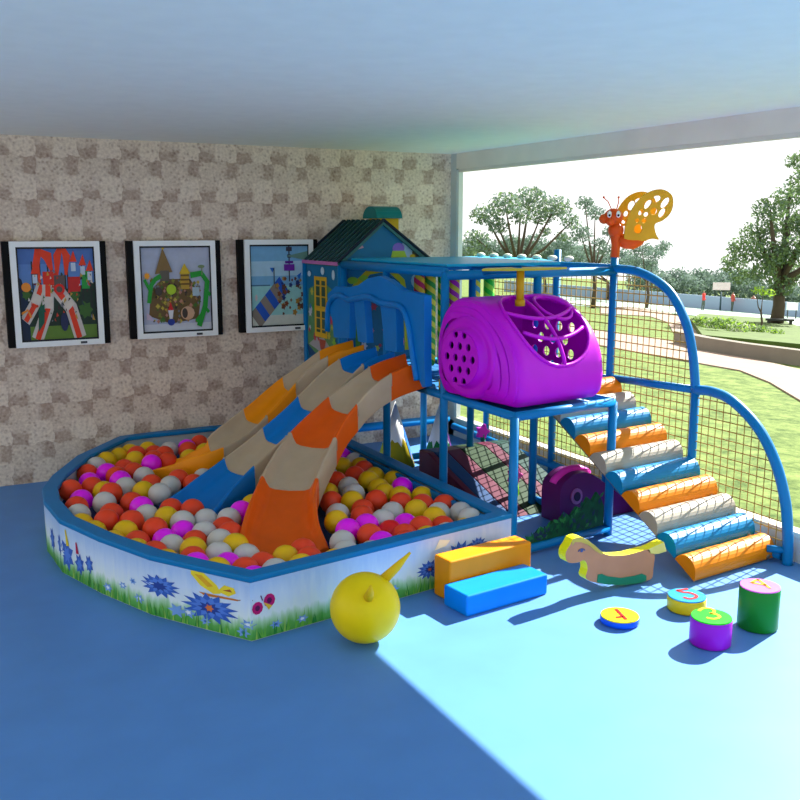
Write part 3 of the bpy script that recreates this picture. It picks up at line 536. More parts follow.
# roof panel with a knobbly back edge
b=MB(); b.prism([(3.36,5.62),(4.35,5.62),(4.72,6.35),(4.72,7.2),(3.36,7.2)],lambda a_,c,d_:(a_,c,d_),1.845,1.865,CYAN); o=b.build('roof_panel',fr,bevel=.006)
for i in range(7):
    b=MB(); b.sphere((4.60,7.1-.21*i,1.88),.04,mat('knob_pale',(215,222,205),.5),12,8,(1,1,.55)); b.build('roof_knob',fr)
# spiral striped rollers hung behind the barrel
def striped(c1,c2,n1):
    m=bpy.data.materials.new(n1); m.use_nodes=True; nt=m.node_tree; N=nt.nodes; L=nt.links; bs=N['Principled BSDF']; bs.inputs['Roughness'].default_value=.45
    tc=N.new('ShaderNodeTexCoord'); sp=N.new('ShaderNodeSeparateXYZ'); L.new(tc.outputs['Object'],sp.inputs[0])
    at2=N.new('ShaderNodeMath'); at2.operation='ARCTAN2'; L.new(sp.outputs['Y'],at2.inputs[0]); L.new(sp.outputs['X'],at2.inputs[1])
    m1=N.new('ShaderNodeMath'); m1.operation='MULTIPLY'; m1.inputs[1].default_value=1/PI; L.new(at2.outputs[0],m1.inputs[0])
    m2=N.new('ShaderNodeMath'); m2.operation='MULTIPLY_ADD'; m2.inputs[1].default_value=11.; L.new(sp.outputs['Z'],m2.inputs[0]); L.new(m1.outputs[0],m2.inputs[2])
    fr_=N.new('ShaderNodeMath'); fr_.operation='FRACT'; L.new(m2.outputs[0],fr_.inputs[0])
    gt=N.new('ShaderNodeMath'); gt.operation='GREATER_THAN'; gt.inputs[1].default_value=.5; L.new(fr_.outputs[0],gt.inputs[0])
    mx=N.new('ShaderNodeMix'); mx.data_type='RGBA'; mx.inputs['A'].default_value=lin(c1)+(1,); mx.inputs['B'].default_value=lin(c2)+(1,); L.new(gt.outputs[0],mx.inputs['Factor']); L.new(mx.outputs['Result'],bs.inputs['Base Color']); return m
rol=[(3.70,(215,40,90),(240,200,40),'red and yellow'),(3.80,(60,170,60),(235,225,60),'green and yellow, nearest the slide canopy'),(3.925,(30,180,40),(235,225,50),'green and yellow, just right of the frame post'),(4.03,(200,40,190),(235,220,60),'purple and yellow'),(4.235,(240,220,60),(60,150,190),'blue and yellow'),(4.375,(20,200,40),(150,230,60),'green and lime')]
for x,c1,c2,n_ in rol:
    t=thing('punch_roller',(x,6.62,.955),'padded roller with %s spiral stripes'%n_,'roller','spiral striped rollers in the frame')
    b=MB(); b.tube([(x,6.62,.99),(x,6.62,1.01),(x,6.62,1.72),(x,6.62,1.74)],[.03,.046,.046,.03],striped(c1,c2,'stripe_'+n_.split(',')[0].replace(' ','_')+str(x)),18); b.build('padded_sleeve',t,origin=(x,6.62,.955))
    b=MB(); b.tube([(x,6.62,.945),(x,6.62,1.80)],.012,BLUE,8); b.build('core_pole',t,origin=(x,6.62,.955))

# ------------------------------------------------------------------ toy house
hs=thing('toy_house',(3.72,7.68,0),'blue printed toy house with dark ribbed gable roof in the wall corner','toy house')
HB=mat('house_blue',(22,108,150),.5,.06,6); x0,x1,yf,yb=3.29,4.16,7.29,8.075; ze=1.83; xr=3.70; zr=2.165
b=MB(); b.prism([(yf,.0),(yb,.0),(yb,ze),(yf,ze)],lambda a_,c,d_:(x0+d_,a_,c),0,.03,HB); b.build('side_wall',hs)
b=MB(); b.prism([(x0,.95),(x1,.95),(x1,ze),(xr,zr),(x0,ze)],lambda a_,c,d_:(a_,yf-d_,c),-.03,0,HB); b.build('gable_wall',hs)
b=MB(); b.prism([(yf,.95),(yb,.95),(yb,ze),(yf,ze)],lambda a_,c,d_:(x1-d_,a_,c),0,.03,HB); b.build('side_wall',hs)
# side print
b=MB(); L_=yb-yf
f=lambda a_,c,d_:(x0-.002-d_,yb-a_*L_,.95+c*.88)
p=stepper(b,f)
def pq(n,l,r): p(l,n,r)
p([(.06,.1),(.1,.45),(.12,.7),(.5,.8),(.9,.7),(.95,.3),(.7,.06),(.3,.02)],'hgreen',(88,140,90)); p([(.05,.12),(.3,.04),(.7,.06),(.9,.02),(.5,0),(.1,0)],'hnavy',(20,70,120))
p([(.1,.12),(.3,.2),(.55,.22),(.8,.1),(.5,.06)],'hgrey',(170,165,170))
for i in range(26): x=rb.uniform(.1,.9); z=rb.uniform(.15,.7); c=rb.choice([('hg2',(70,150,60)),('hy',(190,180,60)),('hr',(180,60,80)),('hw',(190,190,200)),('hb',(60,120,170)),('ho',(170,110,60))]); p(flower(x,z,rb.uniform(.03,.06),6,.6),c[0],c[1])
p(quad(.3,.22,.66,.84),'hyel',(215,170,20)); 
for xx in (.35,.51): 
    for zz,hh in ((.27,.22),(.54,.26)): p(quad(xx,zz,xx+.11,zz+hh),'hdk',(50,80,60))
for i in range(5): p(quad(.34,.3+.11*i,.62,.315+.11*i),'hyel2',(205,160,30))
p([(.42,.2),(.62,.2),(.56,.08),(.46,.1)],'hred',(170,80,60)); p(circ(.16,.86,.05,.03),'hcloud',(190,215,225)); p(circ(.55,.9,.05,.04),'hcloud',(190,215,225)); p(circ(.85,.87,.04,.05),'hcloud',(190,215,225)); p(flower(.78,.42,.06,6),'hredflower',(190,50,80)); p(flower(.85,.2,.06,6),'hlime',(130,180,60))
b.build('side_print',hs,recalc=False)
b=MB(); W=x1-x0
f=lambda a_,c,d_:(x0+a_*W,yf-.002-d_,.95+c*.88); p=stepper(b,f)
p(strip([(.14,.72),(.2,.8),(.32,.9),(.45,.92),(.58,.9),(.7,.8),(.74,.6),(.76,.1)],.06),'fy',(200,170,30)); p([(.2,.1),(.2,.74),(.32,.86),(.5,.88),(.66,.8),(.7,.6),(.7,.1)],'fdk',(40,100,130))
p(strip([(.16,.7),(.2,.5),(.19,.1)],.05),'fgreen',(90,150,60)); p(circ(.14,.82,.06,.035),'flime',(140,180,50)); p(circ(.26,.84,.05,.03),'flime',(140,180,50)); p(circ(.9,.8,.1,.09),'fgrey',(160,175,185)); p(circ(.84,.5,.06,.1),'fgrey',(160,175,185))
for i in range(22): x=rb.uniform(.25,.95); z=rb.uniform(.1,.7); c=rb.choice([('hg2',(70,150,60)),('hy',(190,180,60)),('hr',(180,60,80)),('hw',(190,190,200)),('fbl',(50,110,170)),('fpk',(200,120,120))]); p(flower(x,z,rb.uniform(.02,.05),6,.6),c[0],c[1])
f2=lambda a_,c,d_:(a_,yf-.003-d_,c); p=stepper(b,f2)
p([(3.88,1.86),(3.9,1.99),(3.97,2.03),(4.03,1.92),(4.0,1.86)],'gwhite',(150,180,200)); p(circ(3.86,1.94,.06,.05),'gpurple',(130,100,190)); p([(3.78,1.85),(3.8,1.92),(3.92,1.92),(3.95,1.85)],'glime',(160,190,60)); p(circ(4.04,1.90,.045,.04),'gbrown',(90,80,50)); p(circ(4.0,1.87,.03,.02),'fy',(200,170,30)); p([(3.44,1.93),(3.5,1.98),(3.52,1.95)],'gpink',(190,150,170))
b.build('gable_print',hs,recalc=False)
RF=mat('roof_teal',(58,108,104),.6,.1,10); RD=mat('roof_dark',(22,36,52),.5,.1)
sl_l=Vector((xr-x0+.03,0,zr-ze+.02)); 
b=MB(); ny=yb-yf+.04
b.prism([(x0-.03,ze-.01),(xr,zr+.012),(xr,zr-.02),(x0-.01,ze-.04)],lambda a_,c,d_:(a_,yf-.03+d_,c),0,ny,RF); b.prism([(x1+.03,ze-.01),(xr,zr+.012),(xr,zr-.02),(x1+.01,ze-.04)],lambda a_,c,d_:(a_,yf-.03+d_,c),0,ny,RF)
b.build('roof',hs)
for sgn,xe in ((-1,x0-.03),(1,x1+.03)):
    for i in range(9):
        y=yf-.03+ny*i/8; b=MB(); b.tube([(xe,y,ze),(xr,y,zr+.022)],.014,RD if i in(0,8) else mat('roof_rib',(30,62,66),.5),8); b.build('roof_rib',hs)
b=MB(); b.box((x0-.02,(yf+yb)/2,ze-.015),(.02,ny,.03),mat('fascia_pink',(190,110,170),.5)); b.build('eave_trim',hs)
for q in ((x0,yf-.012),): b=MB(); b.tube([(q[0],q[1],0),(q[0],q[1],1.81)],.024,BLUE,12); b.build('corner_post',hs)
b=MB(); b.tube([(x0-.005,yb-.02,0),(x0-.005,yb-.02,1.81)],.024,BLUE,12); b.build('corner_post',hs)
# chimney on the rear slope
ch=MB(); ch.box((3.975,7.8,2.07),(.21,.2,.27),mat('chimney_yellow',(205,165,25),.5,.1)); ch.build('chimney',hs)
ch=MB(); ch.prism([(-.16,0)]+[(.15*math.cos(t),.11*math.sin(t)) for t in [PI-PI*i/12 for i in range(13)]]+[(.16,0)],lambda a_,c,d_:(3.83+d_,7.8+a_,2.205+c),0,.265,mat('chimney_teal',(10,120,120),.5)); ch.build('chimney_cap',hs,bevel=.01)

# ------------------------------------------------------------------ magenta barrel
ba=thing('play_barrel',(3.75,5.15,.945),'large magenta plastic play barrel with ringed drain-like end and latticed opening','barrel')
DK=mat('hole_shade_magenta',(60,10,80),.6)
U=Vector((math.cos(math.radians(7.5)),math.sin(math.radians(7.5)),0)); V=Vector((-U.y,U.x,0)); OR=Vector((3.37,4.74,.975))
def bl(s_,a_,c): return OR+U*s_+V*a_+Vector((0,0,c))
prof=[(.06,0),(.015,.05),(.0,.16),(.02,.29),(.07,.40),(.15,.50),(.25,.58),(.38,.652),(.52,.675),(.66,.665),(.76,.59),(.82,.48),(.84,.32),(.83,.12),(.79,.03),(.74,0)]
PP=cr([(a_,c,0) for a_,c in prof],6); PP=[(p_.x,p_.y) for p_ in PP]
nP=len(PP); nL=44; LEN=.80
arc=[0]
for i in range(1,nP): arc.append(arc[-1]+math.dist(PP[i],PP[i-1]))
def rad(s_):  # rounded ends
    e=.07; k=0
    if s_<e: k=(1-math.sqrt(max(0,1-(1-s_/e)**2)))*.07
    if s_>LEN-e: q=(s_-(LEN-e))/e; k=(1-math.sqrt(max(0,1-q*q)))*.07
    return 1-k*1.2
vs=[];cc=(.42,.31)
for i in range(nL+1):
    s_=LEN*i/nL; k=rad(s_)
    for a_,c in PP: vs.append(bl(s_,cc[0]+(a_-cc[0])*k,cc[1]+(c-cc[1])*k))
fs=[]
A0=.27; A1=.95
def hole(s_,q): # lens-shaped latticed opening
    u_=(s_/LEN-.52)/.40; v_=(q-(A0+A1)/2)/((A1-A0)/2)
    return abs(u_)**2.2+abs(v_)**2.2<1
for i in range(nL):
    for j in range(nP-1):
        s_=LEN*(i+.5)/nL; q=(arc[j]+arc[j+1])/2
        if hole(s_,q): continue
        fs.append((i*nP+j,(i+1)*nP+j,(i+1)*nP+j+1,i*nP+j+1))
    fs.append((i*nP+nP-1,(i+1)*nP+nP-1,(i+1)*nP,i*nP))
b=MB(); b.add(vs,fs,MAG,True); o=b.build('shell',ba); so_=o.modifiers.new('thick','SOLIDIFY'); so_.thickness=.022; so_.offset=-1
def ontop(s_,q,lift=.0):
    q=max(0,min(arc[-1]-1e-5,q)); j=max(k for k in range(nP) if arc[k]<=q); t=(q-arc[j])/(arc[j+1]-arc[j]); a_=PP[j][0]+(PP[j+1][0]-PP[j][0])*t; c=PP[j][1]+(PP[j+1][1]-PP[j][1])*t
    return bl(s_,cc[0]+(a_-cc[0])*(1+lift),cc[1]+(c-cc[1])*(1+lift))
# rim of the opening + lattice bars
am=(A0+A1)/2; ah=(A1-A0)/2
b=MB(); b.tube([ontop(LEN*(.52+.40*(abs(math.cos(t))**.91)*(1 if math.cos(t)>0 else -1)),am+ah*(abs(math.sin(t))**.91)*(1 if math.sin(t)>0 else -1)) for t in [2*PI*i/48 for i in range(48)]],.013,MAG,8,closed=True); b.build('opening_rim',ba)
for k,fr_ in enumerate((-.45,0.05)):
    b=MB(); b.tube([ontop(LEN*(.52+.40*x),am+ah*(fr_+.28*x*x)) for x in [(-1+2*i/20)*(.86 if k==0 else .96) for i in range(21)]],.014,MAG,8); b.build('lattice_bar',ba)
b=MB(); b.tube([ontop(LEN*(.50-.04*(i/16-.5)),am+ah*(-.98+1.96*i/16)) for i in range(17)],.014,MAG,8); b.build('lattice_bar',ba)
b=MB(); b.tube([ontop(LEN*(.73+.17*math.cos(t)),am+ah*(.42+.42*math.sin(t)),.0) for t in [2*PI*i/28 for i in range(28)]],.012,MAG,8,closed=True); b.build('lattice_bar',ba)
# end walls: plate with round holes
def plate(name,s_,outline,holes,th,mt):
    bm=bmesh.new(); eds=[]
    for loop in [outline]+holes:
        vv=[bm.verts.new(bl(s_,a_,c)) for a_,c in loop]
        for i in range(len(vv)): eds.append(bm.edges.new((vv[i],vv[(i+1)%len(vv)])))
    bmesh.ops.triangle_fill(bm,use_beauty=True,edges=eds); me=bpy.data.meshes.new(name); bm.to_mesh(me); bm.free(); me.materials.append(mt)
    o=bpy.data.objects.new(name,me); COL.objects.link(o); o.parent=ba; o.location=-ba.location
    m_=o.modifiers.new('thick','SOLIDIFY'); m_.thickness=th; m_.offset=0; return o
sc_=lambda k:[(cc[0]+(a_-cc[0])*k,cc[1]+(c-cc[1])*k) for a_,c in PP[::2]]
hx=[]
for r_ in range(4):
    for c_ in range(4 if r_%2 else 3): hx.append((.36+.12*c_-(.06 if r_%2 else 0),.17+.095*r_))
plate('end_wall',LEN-.03,sc_(.93),[circ(h[0],h[1],.033,.036,12) for h in hx],.014,MAG)
DC=(.465,.29)
# stepped rings at the near end
for k,(s_,sc2) in enumerate(((.0,.95),(-.018,.86),(-.034,.77))):
    b=MB(); n_=len(PP[::2]); 
    def ringpts(q,s2): return [bl(s2,DC[0]+(a_-cc[0])*q,DC[1]*(.3)+cc[1]*.7+(c-cc[1])*q) if k==2 else bl(s2,cc[0]+(a_-cc[0])*q+.02*k,cc[1]+(c-cc[1])*q) for a_,c in PP[::2]]
    o_=ringpts(sc2,s_+.035); m_=ringpts(sc2,s_-.0); i_=ringpts(sc2-.12,s_-.012)
    vs=o_+m_+i_; fs=[]
    for i in range(n_):
        j=(i+1)%n_; fs+=[(i,j,n_+j,n_+i),(n_+i,n_+j,2*n_+j,2*n_+i)]
    b.add(vs,fs,MAG,True); b.build('end_ring',ba,bevel=.006)
b=MB(); R0=.272
vs=[];fs=[];nn=36
for q,s2 in ((R0+.04,.02),(R0+.02,-.045),(R0-.01,-.055),(R0-.03,-.05),(R0-.06,-.052),(R0-.065,-.09),(R0-.085,-.1)):
    vs+=[bl(s2,DC[0]+q*math.cos(t)*.98,DC[1]+.0+q*math.sin(t)*.93) for t in [2*PI*i/nn for i in range(nn)]]
for k in range(6):
    for i in range(nn): j=(i+1)%nn; fs.append((k*nn+i,k*nn+j,(k+1)*nn+j,(k+1)*nn+i))
b.add(vs,fs,MAG,True); b.build('end_collar',ba)
hx=[]
for r_ in range(5):
    n_=(2,3,4,3,2)[r_]
    for c_ in range(n_): hx.append((DC[0]+(c_-(n_-1)/2)*.088,DC[1]+(r_-2)*.078))
plate('end_cap',-.098,circ(DC[0],DC[1],.192,.18,36),[circ(h[0],h[1],.024,.026,12) for h in hx],.014,MAG)
b=MB(); b.prism(circ(DC[0],DC[1],.24,.22,30),lambda a_,c,d_:bl(d_,a_,c),-.03,-.02,DK); b.build('hole_shade_disc',ba)  # dark disc behind the cap holes, their shade put into its colour
# yellow strap hanging from the roof
b=MB(); b.tube([(3.62,5.1,1.63),(3.62,5.1,1.838)],.026,OCH,12); b.tube([(3.62,5.1,1.60),(3.62,5.1,1.64)],.034,OCH,12); b.build('strap',ba)
b=MB(); b.prism([(3.30,5.08),(3.45,5.0),(3.65,4.98),(3.9,5.03),(4.0,5.09),(3.85,5.2),(3.6,5.25),(3.4,5.2)],lambda a_,c,d_:(a_,c,d_),1.838,1.852,mat('canopy_yellowgreen',(190,170,50),.5)); o=b.build('top_plate',ba,bevel=.004)
rail((3.62,5.1,1.84),(3.62,5.60,1.80),.02)

# ------------------------------------------------------------------ padded stair
st=thing('padded_stair',(4.43,4.6,0),'steep padded stair of ten half-round orange, blue and white steps','stair')
TW=mat('tread_white',(168,158,142),.55,.04); TO=mat('tread_orange',(225,128,0),.42,.05); TBL=mat('tread_blue',(0,125,180),.4,.05)
sb=Vector((0,3.84,.012)); se=Vector((0,5.52,.93)); sd=(se-sb)/10; sn=Vector((0,-sd.z,sd.y)).normalized()
for i in range(10):
    c0=sb+sd*i; mt=(TO,TBL,TW)[i%3]; r=sd.length/2; cx=c0+sd*.5
    pts=[]
    for t in [PI*k/14 for k in range(15)]: q=cx+sd.normalized()*(-math.cos(t)*r*.98)+sn*(math.sin(t)*r*1.0); pts.append((q.y,q.z))
    b=MB(); o=Vector((4.06,0,0)); 
    b.prism(pts,lambda a_,c,d_:(4.05+d_,a_+d_*.085,max(.004,c)),0,.765,mt,smooth=False); o_=b.build('tread',st,bevel=.014,seg=3)
    o_['label']='%s half-round padded step, %s from the floor'%(('orange','blue','white')[i%3],ordn[i])
for xs in (4.09,4.75):
    b=MB(); q=sn*-.015; b.tube([(xs,sb.y+.05,sb.z+.02-.0),(xs,se.y,se.z-.03)],.018,mat('stringer_grey',(120,112,100),.6),8); b.build('stringer',st)
# ------------------------------------------------------------------ butterfly finial
bf=thing('butterfly_figure',(4.82,5.56,1.9),'orange butterfly figure with yellow cut-out wings on top of the frame post','butterfly figure')
BO=mat('butterfly_orange',(225,85,20),.4,.06); BW=mat('butterfly_wing',(222,165,30),.45,.08)
RR=Vector((.883,-.47,0)); FF=Vector((.47,.883,0)); B0=Vector((4.82,5.56,1.9))
bp_=lambda a_,c,d_=0:B0+(RR*a_+FF*d_+Vector((0,0,c+.015)))*1.13
b=MB(); b.tube([bp_(0,-.02),bp_(.005,.06),bp_(.0,.13),bp_(-.005,.19)],[.034,.034,.042,.036],BO,14)
b.tube([bp_(.02,.10),bp_(.07,.075),bp_(.12,.07),bp_(.16,.085),bp_(.19,.115),bp_(.205,.15)],[.04,.045,.044,.036,.024,.01],BO,14)
b.sphere(bp_(.0,.16),.06,BO,16,10); b.build('body',bf)
b=MB(); b.sphere(bp_(-.02,.245),.072,BO,20,12,(1,1,.95)); b.sphere(bp_(-.085,.235,-.01),.038,BO,14,10); b.sphere(bp_(-.05,.215,-.045),.03,BO,14,10); h=b.build('head',bf)
for a_,d_ in ((-.06,-.058),(-.003,-.07)):
    b=MB(); b.sphere(bp_(a_,.265,d_),.021,WHITE,12,8,(.8,.8,1.25)); e=b.build('eye',h); e.location=Vector((0,0,0)) if False else e.location
    b=MB(); b.sphere(bp_(a_-.003,.258,d_-.017),.009,BLACK,8,6); b.build('pupil',h)
for a_ in ((-.035,-.06,-.09),(.0,.012,.01)):
    b=MB(); b.tube([bp_(a_[0],.30),bp_(a_[1],.35),bp_(a_[2],.375)],.004,BO,6); b.sphere(bp_(a_[2],.378),.009,BO,8,6); b.build('antenna',h)
def wingmesh(sgn,tilt):
    out=[(.05,.10),(.055,.2),(.09,.30),(.15,.38),(.22,.42),(.29,.425),(.345,.39),(.36,.33),(.345,.27),(.30,.225),(.25,.2),(.262,.14),(.285,.10),(.24,.105),(.18,.09),(.12,.085)]
    out=[(p_.x,p_.y) for p_ in cr([(x,y,0) for x,y in out]+[(.05,.10,0)],4)][:-1]
    hs_=[(.19,.335,.018,.032,-.5),(.245,.365,.026,.018,.3),(.305,.34,.018,.034,-.6),(.29,.275,.016,.028,-.5),(.235,.285,.02,.02,0),(.15,.28,.012,.02,-.5),(.185,.265,.014,.013,0),(.13,.225,.012,.012,0),(.175,.225,.014,.014,0),(.14,.17,.024,.026,0)]
    bm=bmesh.new(); eds=[]
    def W(a_,c): k=tilt*max(0,c-.08); return bp_(a_,c,sgn*(.02)+k)-B0
    loops=[out]
    for cx,cz,ra,rc,an in hs_:
        ra*=1.18; rc*=1.18
        loops.append([(cx+ra*math.cos(t)*math.cos(an)-rc*math.sin(t)*math.sin(an),cz+ra*math.cos(t)*math.sin(an)+rc*math.sin(t)*math.cos(an)) for t in [2*PI*i/12 for i in range(12)]])
    for lp in loops:
        vv=[bm.verts.new(W(a_,c)) for a_,c in lp]
        for i in range(len(vv)): eds.append(bm.edges.new((vv[i],vv[(i+1)%len(vv)])))
    bmesh.ops.triangle_fill(bm,use_beauty=True,edges=eds); me=bpy.data.meshes.new('wing'); bm.to_mesh(me); bm.free(); me.materials.append(BW)
    o=bpy.data.objects.new('wing',me); COL.objects.link(o); o.parent=bf; m_=o.modifiers.new('thick','SOLIDIFY'); m_.thickness=.018; m_.offset=0; return o
o=wingmesh(-1,-.15); o2=wingmesh(1,.35); o2.location=-RR*.075+Vector((0,0,-.01))

# ------------------------------------------------------------------ things under / around the frame
def jag_cone(x,y,h,r,c1,c2,label):
    t=thing('painted_cone',(x,y,0),label,'cone','painted soft cones under the frame')
    n=24; b=MB(); zs=[0,.0,.36,.42,1]
    vs=[];
    for k in range(n):
        a_=2*PI*k/n; vs.append((x+r*math.cos(a_),y+r*math.sin(a_),.004))
    zj=[h*(.36+.07*(k%2)+.04*math.sin(k*1.7)) for k in range(n)]
    for k in range(n): a_=2*PI*k/n; q=r*(1-zj[k]/h); vs.append((x+q*math.cos(a_),y+q*math.sin(a_),zj[k]))
    vs.append((x,y,h)); fs=[]
    b.add(vs,[(k,(k+1)%n,n+(k+1)%n,n+k) for k in range(n)]+[tuple(range(n-1,-1,-1))],c1,True)
    o=len(b.v)-len(vs); kk=b.m(WHITE); kc=b.m(c2)
    for k in range(n):
        b.f.append([o+n+k,o+n+(k+1)%n,o+2*n]); b.mi.append(kk); b.sm.append(True)
    b.build('cone_body',t)
    b=MB()
    # splash of second paint colour down one side
    aa=math.radians(-35)
    def cpt(da,zf): q=(r*(1-zf)+.004); return (x+q*math.cos(aa+da),y+q*math.sin(aa+da),h*zf)
    pl=[(-.25,.05),(-.3,.3),(-.42,.5),(-.1,.62),(0,.52),(.15,.6),(.3,.45),(.28,.2),(.3,.04)]
    v=[cpt(*q) for q in pl]+[cpt(0,.3)]; b.add(v,[(i,i+1,9) for i in range(8)],c2); b.build('paint_splash',t,recalc=False)
jag_cone(3.78,7.2,.60,.18,mat('cone_olive',(175,155,20),.6),mat('cone_blue',(30,110,220),.6),'white cone with olive base and bright blue splash, behind the slide end of the frame')
jag_cone(4.12,7.0,.58,.16,mat('cone_green',(30,130,60),.6),mat('cone_purple',(90,20,110),.6),'white cone with green base and purple side, behind the frame corner post')
# striped ramp; shade under the frame is put into its colours
rp_=thing('striped_ramp',(4.0,5.95,0),'shade-darkened striped padded ramp in pink, blue, green and teal under the frame','ramp')
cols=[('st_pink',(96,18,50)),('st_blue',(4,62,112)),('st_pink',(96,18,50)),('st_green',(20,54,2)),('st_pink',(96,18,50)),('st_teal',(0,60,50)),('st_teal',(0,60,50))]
xs=[3.66,3.72,3.84,3.98,4.22,4.34,4.5,4.62]
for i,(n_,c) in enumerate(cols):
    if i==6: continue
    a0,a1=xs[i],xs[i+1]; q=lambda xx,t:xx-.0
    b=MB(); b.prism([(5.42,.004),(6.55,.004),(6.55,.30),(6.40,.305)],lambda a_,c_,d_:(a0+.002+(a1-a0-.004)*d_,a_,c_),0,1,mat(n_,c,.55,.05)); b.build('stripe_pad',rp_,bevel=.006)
# purple wedge with pink crest
ew=thing('padded_hill',(4.4,5.05,0),'dark purple padded wedge with pink rounded crest, under the stair','soft play block')
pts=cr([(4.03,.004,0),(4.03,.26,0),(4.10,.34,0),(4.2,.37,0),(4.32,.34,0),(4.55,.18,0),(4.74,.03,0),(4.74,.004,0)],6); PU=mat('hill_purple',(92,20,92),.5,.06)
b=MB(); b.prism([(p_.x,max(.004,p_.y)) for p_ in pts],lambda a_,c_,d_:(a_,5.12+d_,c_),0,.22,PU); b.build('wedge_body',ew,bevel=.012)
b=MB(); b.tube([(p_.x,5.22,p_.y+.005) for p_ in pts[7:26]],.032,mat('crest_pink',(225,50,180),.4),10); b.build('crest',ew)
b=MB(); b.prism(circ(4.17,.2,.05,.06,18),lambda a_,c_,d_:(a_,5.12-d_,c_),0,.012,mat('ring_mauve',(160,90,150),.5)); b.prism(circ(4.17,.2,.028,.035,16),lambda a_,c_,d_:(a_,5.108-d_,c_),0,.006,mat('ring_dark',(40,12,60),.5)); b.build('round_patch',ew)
# foam flower
def foamflower(x,y,z,label,pc,sc):
    t=thing('foam_flower',(x,y,0),label,'toy flower'); b=MB(); b.tube([(x,y,0.002),(x+.02,y,z*.5),(x,y,z)],.022,mat('stem_'+sc[0],sc[1],.5),8); b.build('stem',t)
    b=MB(); b.prism(flower(x,z+.02,.075,5,.6),lambda a_,c_,d_:(a_,y-.02+d_,c_),0,.04,mat('petal_'+pc[0],pc[1],.5)); b.build('petals',t,bevel=.008)
foamflower(4.02,5.68,.22,'pink petalled foam flower with lime stem right of the striped ramp',('pink',(235,90,170)),('lime',(120,190,20)))
foamflower(4.36,6.66,.34,'magenta foam flower poking up behind the striped ramp',('magenta',(220,40,200)),('teal',(0,110,90)))
# leafy cutout panel in the front bay
gp=thing('leafy_panel',(3.75,4.76,0),'low dark green leafy cut-out panel in the front opening of the frame','cut-out panel')
pts=[(3.42,.085),(3.44,.11),(3.5,.13),(3.55,.17),(3.6,.15),(3.66,.2),(3.72,.18),(3.77,.24),(3.82,.2),(3.88,.26),(3.93,.24),(3.98,.31),(4.02,.27),(4.07,.33),(4.11,.28),(4.14,.22),(4.14,.085)]
G1=mat('leaf_dark',(20,80,50),.6,.2,20); b=MB(); fn=lambda a_,c_,d_:(a_,4.69+(a_-3.31)*.123+d_,c_)
b.prism(pts,fn,-.012,.012,G1); b.build('base_board',gp)
b=MB(); R2=random.Random(21)
for i in range(70):
    a_=R2.uniform(3.44,4.1); hmax=.1+.2*(a_-3.42)/.7; c_=R2.uniform(.09,hmax); an=R2.uniform(.3,2.7); l=R2.uniform(.04,.08); ww=.013
    dx,dz=math.cos(an),math.sin(an); col=R2.choice([('lf1',(24,100,50)),('lf2',(14,60,44)),('lf3',(44,120,60)),('lf4',(30,50,80))])
    b.flat([(a_,c_),(a_+dx*l*.5-dz*ww,c_+dz*l*.5+dx*ww),(a_+dx*l,c_+dz*l),(a_+dx*l*.5+dz*ww,c_+dz*l*.5-dx*ww)],fn,C(*col),-.0145-.0001*(i%20))
b.build('painted_leaves',gp,recalc=False)

# foam step blocks
ug=math.radians(6)
def block(x,y,w,dp,h,mt,label,name='foam_block'):
    b=MB(); rot=Matrix.Rotation(ug,3,'Z'); c=Vector((x,y,0))+rot@Vector((w/2,dp/2,h/2)); b.box(c,(w,dp,h),mt,rot); o=b.build(name,bevel=.012,seg=3,origin=(c.x,c.y,0)); tag(o,label,'foam block','foam step blocks beside the pit'); return o
block(2.60,4.285,.62,.155,.245,AMB,'tall orange foam block against the ball pit wall, behind the blue one')
block(2.575,4.06,.60,.215,.125,mat('block_blue',(0,135,235),.35,.04),'low bright blue foam block in front of the orange one')

b=MB(); b.box((3.46,5.68,.99),(.2,.1,.09),YEL); tag(b.build('foam_block',bevel=.01,origin=(3.46,5.68,.945)),'small yellow foam block on the upper deck behind the slide canopy','foam block')
# hopper ball
hb=thing('hopper_ball',(1.955,4.06,0),'big yellow hopper ball with two horns in front of the ball pit','hopper ball')
hr=.182; hc=Vector((1.955,4.06,hr+.002)); b=MB(); b.sphere(hc,hr,YEL,40,24); b.build('ball',hb)
hy=mat('horn_yellow',(230,190,20),.45)
b=MB(); b.tube([hc+Vector((.09,.0,.12)),hc+Vector((.17,-.03,.20)),hc+Vector((.235,-.055,.275))],[.03,.022,.006],hy,12); b.build('horn',hb)
b=MB(); b.tube([hc+Vector((-.04,-.12,.10)),hc+Vector((-.055,-.17,.15)),hc+Vector((-.065,-.2,.20))],[.028,.02,.006],hy,12); b.build('horn',hb)

# rocking horse cutout
rh=thing('foam_horse',(3.55,4.04,0),'brown foam rocking horse with yellow mane and green rocker','toy horse')
HBm=mat('horse_brown',(190,135,100),.6,.05); HY=mat('horse_yellow',(250,235,10),.5,.03); HG=mat('horse_green',(30,130,95),.6)
fn=lambda a_,c_,d_:(a_,3.99-(a_-3.55)*.0+d_,c_)
HP=[(p_.x,p_.y) for p_ in cr([(a_,max(.004,c),0) for a_,c in HORSE],2)][:-1]
b=MB(); b.prism(HP,fn,0,.066,HBm,side=HY); b.build('body',rh,bevel=.006)
b=MB(); b.prism(HMANE,fn,-.004,.0,mat('mane_olive',(196,176,80),.6)); b.build('mane',rh)
b=MB(); b.prism([(a_,max(.004,c)) for a_,c in HROCK],fn,-.005,.0,HG); b.build('rocker',rh)
b=MB(); b.tube([fn(3.302+.022*math.cos(t),.285+.014*math.sin(t),-.003) for t in [PI*i/8 for i in range(9)]],.003,mat('eye_blue',(70,90,140),.5),6); b.sphere(fn(3.304,.288,-.002),.011,mat('eye_blue',(70,90,140),.5),10,6,(1,.4,1)); b.build('eye',rh)
